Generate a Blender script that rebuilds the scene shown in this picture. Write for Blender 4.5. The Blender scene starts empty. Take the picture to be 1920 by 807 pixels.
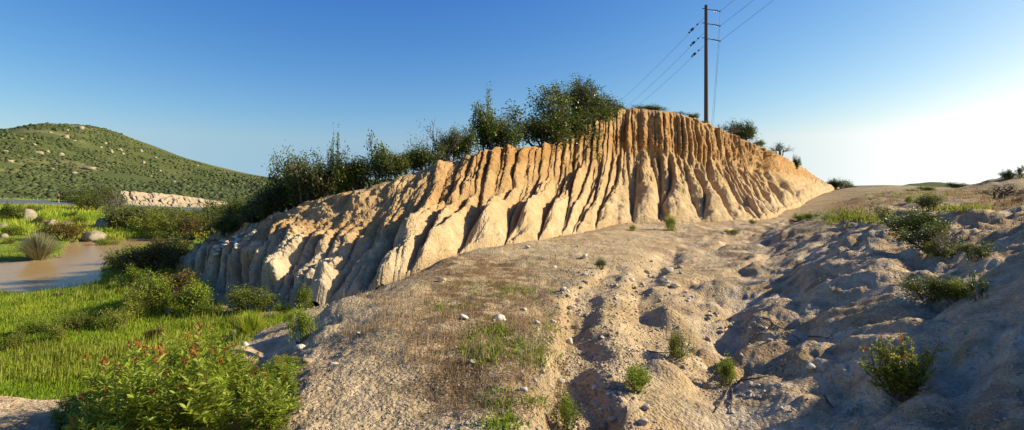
import bpy, math, random
import numpy as np
from mathutils import Vector, Matrix
from mathutils.bvhtree import BVHTree

# ------------------------------------------------------------------ camera, sky, sun, exposure
S = bpy.context.scene
COL = S.collection
W0, H0, F, HY = 1920.0, 807.0, 1048.0, 345.0          # photo size, focal length in photo pixels, eye level row
cam = bpy.data.cameras.new('camera')
cam.sensor_width = 36.0
cam.lens = 36.0 * F / W0
cam.shift_y = -(H0 / 2 - HY) / W0
cam.clip_start, cam.clip_end = 0.05, 9000
camo = bpy.data.objects.new('camera', cam); COL.objects.link(camo)
camo.rotation_euler = (math.pi / 2, 0, 0)              # level, looking along +Y, eye at z = 0
S.camera = camo

SUN_AZ, SUN_EL = math.radians(81), math.radians(25)   # azimuth clockwise from +Y
world = bpy.data.worlds.new('World'); S.world = world; world.use_nodes = True
nt = world.node_tree
sky = nt.nodes.new('ShaderNodeTexSky'); sky.sky_type = 'NISHITA'; sky.sun_disc = False
sky.sun_elevation = SUN_EL; sky.sun_rotation = SUN_AZ
sky.altitude = 60; sky.air_density = 1.0; sky.dust_density = 0.9; sky.ozone_density = 3.5
wt = nt.nodes.new('ShaderNodeTexCoord'); wx_ = nt.nodes.new('ShaderNodeSeparateXYZ'); wc_ = nt.nodes.new('ShaderNodeCombineXYZ'); wz_ = nt.nodes.new('ShaderNodeMath')
wz_.operation = 'MAXIMUM'; wz_.inputs[1].default_value = 0.075                       # clean air down to the horizon all round
nt.links.new(wt.outputs['Generated'], wx_.inputs[0]); nt.links.new(wx_.outputs[2], wz_.inputs[0])
for k_ in (0, 1): nt.links.new(wx_.outputs[k_], wc_.inputs[k_])
nt.links.new(wz_.outputs[0], wc_.inputs[2]); nt.links.new(wc_.outputs[0], sky.inputs[0])
bg = nt.nodes['Background']; bg.inputs[1].default_value = 0.10
sp = nt.nodes.new('ShaderNodeSeparateColor'); cb = nt.nodes.new('ShaderNodeCombineColor')   # the camera's colour response, the same for the whole sky
nt.links.new(sky.outputs[0], sp.inputs[0]); nt.links.new(cb.outputs[0], bg.inputs[0])
def wm(op, a_, b_):
    m_ = nt.nodes.new('ShaderNodeMath'); m_.operation = op
    for k_, v_ in enumerate((a_, b_)):
        if isinstance(v_, float): m_.inputs[k_].default_value = v_
        else: nt.links.new(v_, m_.inputs[k_])
    return m_.outputs[0]
chan = [wm('MULTIPLY', wm('POWER', wm('MULTIPLY', sp.outputs[k_], 0.05), gm), sc * 10 / 1.60) for k_, (gm, sc) in enumerate(((1.9, 12.4), (1.40, 4.75), (0.78, 2.08)))]
chan[0] = wm('MINIMUM', chan[0], wm('MULTIPLY', chan[1], 0.97)); chan[2] = wm('MAXIMUM', chan[2], wm('MULTIPLY', chan[1], 0.99))
for k_ in range(3): nt.links.new(chan[k_], cb.inputs[k_])
sd = bpy.data.lights.new('sun', 'SUN'); sd.energy = 4.8; sd.angle = math.radians(0.55); sd.color = (1.0, 0.90, 0.68)
so = bpy.data.objects.new('sun', sd); COL.objects.link(so)
sv = Vector((math.sin(SUN_AZ) * math.cos(SUN_EL), math.cos(SUN_AZ) * math.cos(SUN_EL), math.sin(SUN_EL)))
so.rotation_euler = sv.to_track_quat('Z', 'Y').to_euler()
S.view_settings.view_transform = 'Standard'; S.view_settings.look = 'None'
S.view_settings.exposure = 0.76; S.view_settings.gamma = 1.0

rng = np.random.default_rng(7)
random.seed(7)

# ------------------------------------------------------------------ helpers
def sstep(a, b, x):
    t = np.clip((x - a) / (b - a), 0, 1); return t * t * (3 - 2 * t)

def _hash(ix, iy, seed):
    h = (ix.astype(np.int64) * 374761393 + iy.astype(np.int64) * 668265263 + seed * 1442695041) & 0xffffffff
    h = ((h ^ (h >> 13)) * 1274126177) & 0xffffffff
    h = ((h ^ (h >> 16)) * 2246822519) & 0xffffffff
    return (h ^ (h >> 15)) / 4294967296.0

def noise(x, y, seed=0):
    x = np.asarray(x, float); y = np.asarray(y, float)
    ix = np.floor(x); iy = np.floor(y); fx = x - ix; fy = y - iy
    ux = fx**3 * (fx * (fx * 6 - 15) + 10); uy = fy**3 * (fy * (fy * 6 - 15) + 10)
    def g(dx, dy):
        a = _hash(ix + dx, iy + dy, seed) * 2 * math.pi
        return np.cos(a) * (fx - dx) + np.sin(a) * (fy - dy)
    n0 = g(0, 0) * (1 - ux) + g(1, 0) * ux
    n1 = g(0, 1) * (1 - ux) + g(1, 1) * ux
    return (n0 * (1 - uy) + n1 * uy) * 1.5

def fbm(x, y, seed=0, o=4, gain=0.5):
    s = 0; a = 1.0
    for k in range(o):
        s = s + a * noise(x * 2**k, y * 2**k, seed + k); a *= gain
    return s

def worley(x, y, seed=0):
    ix = np.floor(x); iy = np.floor(y)
    f1 = np.full(np.shape(x), 9.0); f2 = f1.copy()
    for dx in (-1, 0, 1):
        for dy in (-1, 0, 1):
            px = ix + dx + _hash(ix + dx, iy + dy, seed); py = iy + dy + _hash(ix + dx, iy + dy, seed + 57)
            d = np.hypot(px - x, py - y)
            f2 = np.minimum(f2, np.maximum(f1, d)); f1 = np.minimum(f1, d)
    return f1, f2

def mesh_np(name, V, Fc, mats=(), attrs=None, smooth=False, mi=None):
    V = np.asarray(V, np.float32); Fc = np.asarray(Fc, np.int32)
    me = bpy.data.meshes.new(name)
    n, k = Fc.shape
    me.vertices.add(len(V)); me.vertices.foreach_set('co', V.ravel())
    me.loops.add(n * k); me.loops.foreach_set('vertex_index', Fc.ravel())
    me.polygons.add(n); me.polygons.foreach_set('loop_start', np.arange(0, n * k, k, dtype=np.int32))
    me.polygons.foreach_set('loop_total', np.full(n, k, np.int32))
    if smooth: me.polygons.foreach_set('use_smooth', np.ones(n, bool))
    for m in mats: me.materials.append(m)
    if mi is not None: me.polygons.foreach_set('material_index', np.asarray(mi, np.int32))
    for an, av in (attrs or {}).items():
        av = np.asarray(av, np.float32)
        if av.ndim == 1:
            a = me.attributes.new(an, 'FLOAT', 'POINT'); a.data.foreach_set('value', av)
        else:
            a = me.attributes.new(an, 'FLOAT_COLOR', 'POINT')
            a.data.foreach_set('color', np.concatenate([av, np.ones((len(av), 1), np.float32)], 1).ravel())
    me.update(calc_edges=True); me.validate()
    return me

def link(name, data, parent=None, loc=None, label=None, cat=None, group=None, kind=None):
    o = bpy.data.objects.new(name, data); COL.objects.link(o)
    if parent is not None: o.parent = parent
    if loc is not None: o.location = loc
    if label: o['label'] = label
    if cat: o['category'] = cat
    if group: o['group'] = group
    if kind: o['kind'] = kind
    return o

def grid_faces(nr, nc, wrap=False):
    i = np.arange(nr - 1)[:, None]; j = np.arange(nc if wrap else nc - 1)[None, :]
    j2 = (j + 1) % nc
    return np.stack([i * nc + j, i * nc + j2, (i + 1) * nc + j2, (i + 1) * nc + j], -1).reshape(-1, 4)

def P(px, py, Y):                                      # photo pixel at a known distance -> point
    return Vector(((px - 960) / F * Y, Y, (HY - py) / F * Y))

# ------------------------------------------------------------------ materials
def nodes(name):
    m = bpy.data.materials.new(name); m.use_nodes = True
    t = m.node_tree; b = t.nodes['Principled BSDF']
    b.inputs['Specular IOR Level'].default_value = 0.25
    return m, t, b

def N(t, kind, **kw):
    n = t.nodes.new(kind)
    for k, v in kw.items(): setattr(n, k, v)
    return n

def noise_tex(t, scale, detail=6, rough=0.6, co=None):
    n = N(t, 'ShaderNodeTexNoise'); n.inputs['Scale'].default_value = scale
    n.inputs['Detail'].default_value = detail; n.inputs['Roughness'].default_value = rough
    if co is not None: t.links.new(co, n.inputs['Vector'])
    return n

def ramp(t, fac, stops):
    r = N(t, 'ShaderNodeValToRGB'); e = r.color_ramp.elements
    while len(e) < len(stops): e.new(0.5)
    for k, (p, c) in enumerate(stops): e[k].position = p; e[k].color = (*c, 1) if len(c) == 3 else c
    t.links.new(fac, r.inputs[0]); return r

def mixc(t, mode, fac, a, b):
    n = N(t, 'ShaderNodeMix', data_type='RGBA', blend_type=mode)
    if isinstance(fac, (int, float)): n.inputs[0].default_value = fac
    else: t.links.new(fac, n.inputs[0])
    for s, v in ((6, a), (7, b)):
        if isinstance(v, tuple): n.inputs[s].default_value = (*v, 1)
        else: t.links.new(v, n.inputs[s])
    return n.outputs[2]

def soil(name, grain, s1, s2):                         # earth coloured by the mesh's own soil map, with grain
    m, t, b = nodes(name); b.inputs['Roughness'].default_value = 0.95; b.inputs['Specular IOR Level'].default_value = 0.08
    tc = N(t, 'ShaderNodeTexCoord'); co = tc.outputs['Object']
    a = N(t, 'ShaderNodeAttribute'); a.attribute_name = 'Col'
    n1 = noise_tex(t, 2.3, 8, 0.65, co); n2 = noise_tex(t, 38, 4, 0.7, co)
    c = mixc(t, 'MULTIPLY', 1.0, a.outputs['Color'], ramp(t, n1.outputs[0], [(0.3, (0.72, 0.70, 0.66)), (0.7, (1.22, 1.2, 1.18))]).outputs[0])
    c = mixc(t, 'MULTIPLY', 1.0, c, ramp(t, n2.outputs[0], [(0.3, (0.72, 0.72, 0.72)), (0.7, (1.25, 1.25, 1.25))]).outputs[0])
    t.links.new(c, b.inputs['Base Color'])
    h1 = noise_tex(t, grain, 5, 0.7, co); h2 = noise_tex(t, grain * 5, 3, 0.6, co)
    vo = N(t, 'ShaderNodeTexVoronoi'); vo.inputs['Scale'].default_value = grain * 3; t.links.new(co, vo.inputs['Vector'])
    b1 = N(t, 'ShaderNodeBump'); b1.inputs['Strength'].default_value = s1; b1.inputs['Distance'].default_value = 0.08
    t.links.new(h1.outputs[0], b1.inputs['Height'])
    ad = N(t, 'ShaderNodeMath', operation='SUBTRACT'); t.links.new(h2.outputs[0], ad.inputs[0]); t.links.new(vo.outputs['Distance'], ad.inputs[1])
    b2 = N(t, 'ShaderNodeBump'); b2.inputs['Strength'].default_value = s2; b2.inputs['Distance'].default_value = 0.02
    t.links.new(ad.outputs[0], b2.inputs['Height']); t.links.new(b1.outputs[0], b2.inputs['Normal'])
    t.links.new(b2.outputs[0], b.inputs['Normal'])
    return m

def leafmat(name, stops, trans=0.35, rough=0.5):
    m, t, b = nodes(name); b.inputs['Roughness'].default_value = rough
    a = N(t, 'ShaderNodeAttribute'); a.attribute_name = 'v'
    r = ramp(t, a.outputs['Fac'], stops)
    oi = N(t, 'ShaderNodeObjectInfo')
    hs = N(t, 'ShaderNodeHueSaturation'); t.links.new(r.outputs[0], hs.inputs['Color'])
    mr = N(t, 'ShaderNodeMapRange'); mr.inputs[3].default_value = 0.78; mr.inputs[4].default_value = 1.22
    t.links.new(oi.outputs['Random'], mr.inputs[0]); t.links.new(mr.outputs[0], hs.inputs['Value'])
    t.links.new(hs.outputs[0], b.inputs['Base Color'])
    tr = N(t, 'ShaderNodeBsdfTranslucent'); mx = N(t, 'ShaderNodeMixShader'); mx.inputs[0].default_value = trans
    t.links.new(hs.outputs[0], tr.inputs[0]); t.links.new(b.outputs[0], mx.inputs[1]); t.links.new(tr.outputs[0], mx.inputs[2])
    t.links.new(mx.outputs[0], t.nodes['Material Output'].inputs[0])
    return m

def plain(name, c1, c2, scale=8, rough=0.8, bump=0.3, metal=0.0, dist=0.02):
    m, t, b = nodes(name); b.inputs['Roughness'].default_value = rough; b.inputs['Metallic'].default_value = metal
    tc = N(t, 'ShaderNodeTexCoord'); n = noise_tex(t, scale, 7, 0.65, tc.outputs['Object'])
    t.links.new(ramp(t, n.outputs[0], [(0.3, c1), (0.7, c2)]).outputs[0], b.inputs['Base Color'])
    bp = N(t, 'ShaderNodeBump'); bp.inputs['Strength'].default_value = bump; bp.inputs['Distance'].default_value = dist
    t.links.new(n.outputs[0], bp.inputs['Height']); t.links.new(bp.outputs[0], b.inputs['Normal'])
    return m

M_SOIL = soil('soil', 9, 0.75, 0.8)
M_CLIFF = soil('cliff_earth', 6, 0.7, 0.6)
M_BARK = plain('bark', (0.06, 0.045, 0.035), (0.14, 0.11, 0.085), 20)
M_TWIG = plain('dry_twig', (0.10, 0.075, 0.055), (0.2, 0.16, 0.13), 20)
M_STEMG = plain('green_stem', (0.10, 0.11, 0.03), (0.18, 0.18, 0.05), 20)
M_STEMRED = plain('reddish_stem', (0.10, 0.045, 0.025), (0.17, 0.09, 0.04), 20)
M_DARK = leafmat('dark_evergreen_leaf', [(0, (0.04, 0.06, 0.010)), (0.6, (0.13, 0.165, 0.022)), (1, (0.28, 0.29, 0.04))], 0.28, 0.4)
M_OLIVE = leafmat('olive_green_leaf', [(0, (0.07, 0.09, 0.014)), (0.6, (0.165, 0.19, 0.03)), (1, (0.27, 0.27, 0.06))], 0.35)
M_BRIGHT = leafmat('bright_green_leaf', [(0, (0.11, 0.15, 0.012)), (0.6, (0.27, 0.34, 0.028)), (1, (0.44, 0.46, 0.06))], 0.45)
M_YELLOW = leafmat('yellow_green_leaf', [(0, (0.13, 0.16, 0.015)), (0.6, (0.27, 0.29, 0.035)), (1, (0.42, 0.38, 0.07))], 0.45)
M_RUST = leafmat('rusty_leaf', [(0, (0.10, 0.075, 0.012)), (0.6, (0.23, 0.16, 0.025)), (1, (0.34, 0.24, 0.04))], 0.35)
M_GREY = leafmat('grey_twiggy_leaf', [(0, (0.05, 0.055, 0.04)), (0.6, (0.10, 0.10, 0.07)), (1, (0.17, 0.15, 0.11))], 0.25)
M_GRASS = leafmat('fresh_grass', [(0, (0.12, 0.20, 0.012)), (0.5, (0.33, 0.43, 0.028)), (1, (0.62, 0.52, 0.09))], 0.5)
M_DRY = leafmat('dry_grass_straw', [(0, (0.19, 0.11, 0.05)), (0.6, (0.40, 0.27, 0.135)), (1, (0.58, 0.45, 0.25))], 0.3, 0.8)
M_FLOWER = leafmat('rust_red_flower', [(0, (0.20, 0.035, 0.012)), (0.6, (0.38, 0.075, 0.022)), (1, (0.50, 0.16, 0.05))], 0.3)
M_PETAL = leafmat('yellow_petal', [(0, (0.7, 0.5, 0.02)), (1, (0.8, 0.62, 0.03))], 0.3)
M_RUSH = leafmat('rush_blade', [(0, (0.17, 0.165, 0.075)), (0.6, (0.32, 0.30, 0.145)), (1, (0.52, 0.48, 0.27))], 0.3)
M_STONE = plain('pale_stone', (0.33, 0.26, 0.18), (0.58, 0.49, 0.37), 9, 0.9, 0.5)
M_STONEW = plain('white_limestone', (0.50, 0.43, 0.33), (0.74, 0.66, 0.53), 7, 0.9, 0.5)
M_STONET = plain('tan_stone', (0.25, 0.19, 0.12), (0.42, 0.33, 0.22), 9, 0.9, 0.5)
M_CLOD = plain('earth_clod', (0.34, 0.23, 0.11), (0.52, 0.38, 0.21), 9, 0.95, 0.5)
M_GRAN = plain('granite', (0.21, 0.165, 0.10), (0.40, 0.33, 0.23), 1.7, 0.95, 0.6, 0, 0.1)

# ------------------------------------------------------------------ the land: heights from control points
ctrl = []                                               # (px, Y, z)
def cp(px, *yz):
    for y, z in yz: ctrl.append((px, y, z))
cp(-400, (3, -1.9), (6, -2.8), (9, -3.2), (16, -3.2), (30, -3.0), (45, -0.9), (70, -1.2))
cp(-150, (3, -1.85), (4.5, -2.2), (6, -2.4), (8, -3.2), (14, -3.2), (22, -3.2), (30, -3.0), (40, -1.6), (60, -1.5))
cp(0, (3, -1.8), (4.5, -2.15), (6, -2.3), (7.5, -3.1), (9, -3.2), (15, -3.2), (22, -3.25), (30, -3.1), (38, -2.5), (46, -1.8), (54, -1.8), (80, -2.3))
cp(100, (6.1, -2.36), (7.6, -3.1), (38, -2.75), (46, -2.2), (54, -2.0))
cp(200, (3, -1.8), (4.5, -2.2), (6.3, -2.28), (8, -3.1), (12, -3.2), (20, -3.22), (32, -3.28), (38, -3.0), (46, -2.6), (58, -2.5), (80, -3.0))
cp(350, (3, -1.8), (4.5, -2.1), (6.5, -2.14), (8.5, -3.0), (13, -3.18), (20, -3.2), (32, -3.25), (50, -3.1), (70, -3.4), (95, -4.2), (140, -4.3))
cp(450, (3, -1.8), (4.5, -2.0), (7, -2.05), (9, -2.75), (13, -3.13), (20, -3.2), (30, -3.25), (45, -3.3), (95, -4.2))
cp(500, (4, -1.85), (5.3, -1.95), (7, -2.2), (9, -2.42), (12, -2.95), (14.5, -3.15))
cp(560, (3, -1.75), (4, -1.78), (5.5, -1.85), (7, -1.98), (9, -2.3), (12, -2.8))
cp(640, (4, -1.75), (6, -1.75), (8.5, -1.87), (11, -2.5))
cp(700, (3, -1.75), (4, -1.76), (6, -1.68), (9.8, -1.92), (12.3, -2.5))
cp(760, (11, -1.84), (13, -2.35))
cp(830, (3, -1.75), (4, -1.75), (6, -1.62), (9, -1.68), (12.5, -1.73), (14.3, -2.1))
cp(900, (4, -1.75), (7, -1.62), (11, -1.7), (15, -1.76))
cp(960, (3, -1.75), (4, -1.76), (6, -1.65), (9, -1.7), (14, -1.72), (17, -1.85))
cp(1040, (3, -1.8), (4, -1.82), (7, -1.75), (11, -1.78), (17, -1.8))
cp(1200, (3, -1.85), (4, -1.92), (6, -1.85), (9, -1.82), (14, -1.8), (20, -1.76))
cp(1350, (3, -1.9), (4, -2.05), (5, -2.05), (7, -2.02), (10, -2.02), (15, -2.0), (20, -1.9))
cp(1450, (4, -1.95), (5, -1.95), (7, -1.92), (10, -1.9), (15, -1.72), (18, -1.66), (22, -1.75), (26, -1.78))
cp(1490, (18, -1.42), (22, -1.5), (28, -1.75))
cp(1560, (3, -1.75), (5, -1.75), (7, -1.7), (10, -1.52), (15, -1.3), (25, -1.17), (33, -1.45), (45, -1.55))
cp(1650, (3, -1.7), (4, -1.75), (5, -1.62), (7, -1.48), (10, -1.22), (14, -1.0), (20, -0.8), (35, -0.75), (60, -0.75), (100, -0.9))
cp(1800, (3, -1.6), (4, -1.58), (5, -1.43), (7, -1.2), (10, -1.0), (14, -0.8), (20, -0.65), (35, -0.55), (60, -0.6), (100, -1.0))
cp(1920, (2.6, -1.5), (3.5, -1.4), (5, -1.2), (7, -0.98), (10, -0.8), (14, -0.68), (20, -0.55), (35, -0.4), (60, -0.5), (100, -1.0))
cp(2150, (2.4, -1.2), (4, -0.7), (6, -0.2), (9, 0.2), (12, 0.35), (17, 0.2), (28, 0.0), (60, -0.3))  # out of frame: unseen rising bank, shaped to throw shade on the right foreground
cp(2600, (1.7, -1.1), (3, -0.25), (4.5, 0.3), (6.5, 0.8), (9, 0.85), (14, 0.6), (30, 0.2))  # crest of the same unseen bank, height tuned for where its shade falls
CR = [(345, 500, 21.5), (400, 445, 20.5), (470, 425, 18.8), (560, 390, 18.0), (650, 362, 17.8), (740, 338, 18.2), (800, 320, 18.8), (870, 298, 20), (930, 284, 21),
      (1000, 279, 22.5), (1060, 264, 25), (1130, 222, 27), (1170, 206, 28.6), (1250, 211, 29.8), (1300, 224, 31.5), (1350, 244, 35), (1400, 267, 41), (1450, 289, 50),
      (1500, 314, 68), (1545, 343, 93), (1590, 350, 120)]
BA = [(325, 506, 21), (355, 515, 19.2), (410, 543, 16.6), (470, 556, 15.4), (535, 572, 14.4), (610, 570, 13.6), (690, 548, 13.7), (765, 520, 14.2), (850, 482, 15.6),
      (925, 466, 16.8), (1000, 455, 18.2), (1075, 438, 20.6), (1155, 420, 23.2), (1270, 418, 25), (1365, 415, 26.7), (1430, 410, 29.2), (1470, 395, 37), (1510, 378, 50),
      (1545, 362, 72), (1570, 353, 96), (1600, 351, 121)]
for k in range(1, len(BA)):
    b = P(*BA[k]); c = P(*CR[k]); ctrl.append((BA[k][0], BA[k][2], b.z - 0.02))
    m = b.lerp(c, 0.6); ctrl.append((960 + F * m.x / m.y, m.y, b.z - 0.35)); q = c + (c - b) * 0.8
    ctrl.append((960 + F * q.x / q.y, q.y, min(b.z, -1.5) - 0.5))
cA = [(math.atan2(px - 960, F), Y * math.hypot(1, (px - 960) / F), z) for px, Y, z in ctrl]
for az in (-179, -135, -95, -62):                        # round behind and to the sides
    for r_, z in ((0.7, -1.7), (1.6, -1.72), (4, -2.0 if az > -150 else -1.6), (12, -2.9 if az > -120 else -1.2), (40, -2.0 if az > -120 else -0.5)): cA.append((math.radians(az), r_, z))
for az in (80, 110, 140, 179):  # unseen bank carried on round the right, added to block the low sun
    for r_, z in ((0.7, -1.7), (1.6, -1.62), (3.2, -1.1), (6.5, 0.15), (10, 0.85), (16, 0.95), (40, 0.6)):
        k = 1.0 if az < 120 else 0.5
        cA.append((math.radians(az), r_, -1.7 + (z + 1.7) * k))
for az in (-30, 0, 20, 60):
    cA.append((math.radians(az), 0.7, -1.71)); cA.append((math.radians(az), 1.8, -1.74))
for az in np.linspace(-180, 175, 22):
    for r_, z in ((200, -5.0), (600, -8), (4500, -30)):
        if 28 < az < 60 and r_ == 200: z = -2.5
        cA.append((math.radians(az), r_, z))
cA = np.array(cA)
KU, KV = 4.2, 1.9
cu, cv, cz = cA[:, 0] * KU, np.log(cA[:, 1]) * KV, cA[:, 2]
def _phi(d2): return 0.5 * d2 * np.log(d2 + 1e-12)
n_ = len(cA)
K = _phi((cu[:, None] - cu)**2 + (cv[:, None] - cv)**2) + np.eye(n_) * 0.004
Pm = np.stack([np.ones(n_), cu, cv], 1)
sol = np.linalg.solve(np.block([[K, Pm], [Pm.T, np.zeros((3, 3))]]), np.concatenate([cz, np.zeros(3)]))

def base_h(x, y):
    x = np.asarray(x, float).ravel(); y = np.asarray(y, float).ravel()
    u = np.arctan2(x, y) * KU; v = np.log(np.maximum(np.hypot(x, y), 0.5)) * KV
    out = np.empty(len(x))
    for a in range(0, len(x), 40000):
        s = slice(a, a + 40000)
        out[s] = _phi((u[s, None] - cu)**2 + (v[s, None] - cv)**2) @ sol[:n_] + sol[n_] + sol[n_ + 1] * u[s] + sol[n_ + 2] * v[s]
    return out

WATER = -3.34
pond_px = [(-260, 560), (-100, 559), (0, 557), (60, 556), (150, 552), (186, 540), (207, 518), (196, 500), (205, 478), (240, 464), (300, 458), (352, 462), (366, 452), (352, 447), (300, 446), (240, 448),
           (200, 456), (150, 452), (128, 458), (112, 484), (60, 491), (20, 489), (-60, 492), (-260, 500)]
pond = np.array([[(px - 960) / F * (-WATER * F / (py - HY)), -WATER * F / (py - HY)] for px, py in pond_px])
def sdist(poly, x, y):                                   # signed distance to a polygon, negative inside
    d = np.full(x.shape, 1e9); ins = np.zeros(x.shape, bool); n = len(poly)
    for i in range(n):
        a, b = poly[i], poly[(i + 1) % n]; e = b - a
        t = np.clip(((x - a[0]) * e[0] + (y - a[1]) * e[1]) / (e @ e), 0, 1)
        d = np.minimum(d, np.hypot(x - a[0] - t * e[0], y - a[1] - t * e[1]))
        c = ((a[1] > y) != (b[1] > y)) & (x < (b[0] - a[0]) * (y - a[1]) / (b[1] - a[1] + 1e-12) + a[0])
        ins ^= c
    return np.where(ins, -d, d)
def linedist(pts, x, y):
    d = np.full(x.shape, 1e9); side = np.zeros(x.shape); tt = np.zeros(x.shape)
    n = len(pts) - 1
    for i in range(n):
        a, b = np.array(pts[i]), np.array(pts[i + 1]); e = b - a
        t = np.clip(((x - a[0]) * e[0] + (y - a[1]) * e[1]) / (e @ e), 0, 1)
        dd = np.hypot(x - a[0] - t * e[0], y - a[1] - t * e[1])
        s = np.sign(e[0] * (y - a[1]) - e[1] * (x - a[0]))
        m = dd < d; side = np.where(m, s, side); tt = np.where(m, (i + t) / n, tt); d = np.minimum(d, dd)
    return d, side, tt
def gp(px, py, z=-1.85):                                 # pixel on a level at height z -> plan position
    Y = -z * F / (py - HY); return ((px - 960) / F * Y, Y)
channel = [gp(1075, 900, -2.05), gp(1068, 807, -2.0), gp(1062, 700, -1.95), gp(1072, 620), gp(1092, 560), gp(1150, 505)]
rill = [gp(1230, 640), gp(1195, 570), gp(1205, 520), gp(1240, 490), gp(1270, 462)]
gully = [gp(1400, 900, -2.1), gp(1395, 760, -2.05), gp(1330, 640, -2.05), gp(1385, 560, -2.05), gp(1470, 500, -1.95), gp(1440, 470, -1.9), gp(1400, 445, -1.9), gp(1480, 425, -1.8)]
runs = [[gp(1300, 620), gp(1480, 700, -1.95), gp(1640, 780, -1.8)], [gp(1380, 600), gp(1560, 640, -1.8), gp(1700, 640, -1.6)],
        [gp(1310, 520, -1.9), gp(1390, 600, -2.0), gp(1330, 700, -2.0)], [gp(1560, 450, -1.4), gp(1470, 520, -1.85), gp(1500, 600, -1.9)],
        [gp(1790, 470, -1.0), gp(1740, 600, -1.5), gp(1780, 700, -1.6), gp(1800, 807, -1.6)]]
road_c = [(-90, 8), (-66, 25), (-50.5, 41), (-46.6, 49.5), (-44.0, 57), (-38.5, 69), (-30, 84), (-18, 105)]
road_z = [-0.6, -0.75, -1.15, -1.55, -2.1, -3.25, -4.0, -4.6]

def zones(x, y):
    r = np.hypot(x, y); px = 960 + F * x / np.maximum(y, 0.3)
    px = np.where(y < 0.3, np.where(x > 0, 4000, -3000), px)
    grey = sstep(1160, 1420, px + 90 * noise(x * .8, y * .8, 3) + (y - 5) * 4) * (1 - sstep(20, 34, y))
    flank = (1 - sstep(555, 625, px + 40 * noise(x * 1.1, y * 1.1, 4))) * (1 - sstep(9, 14, y))
    return r, px, grey, flank

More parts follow.
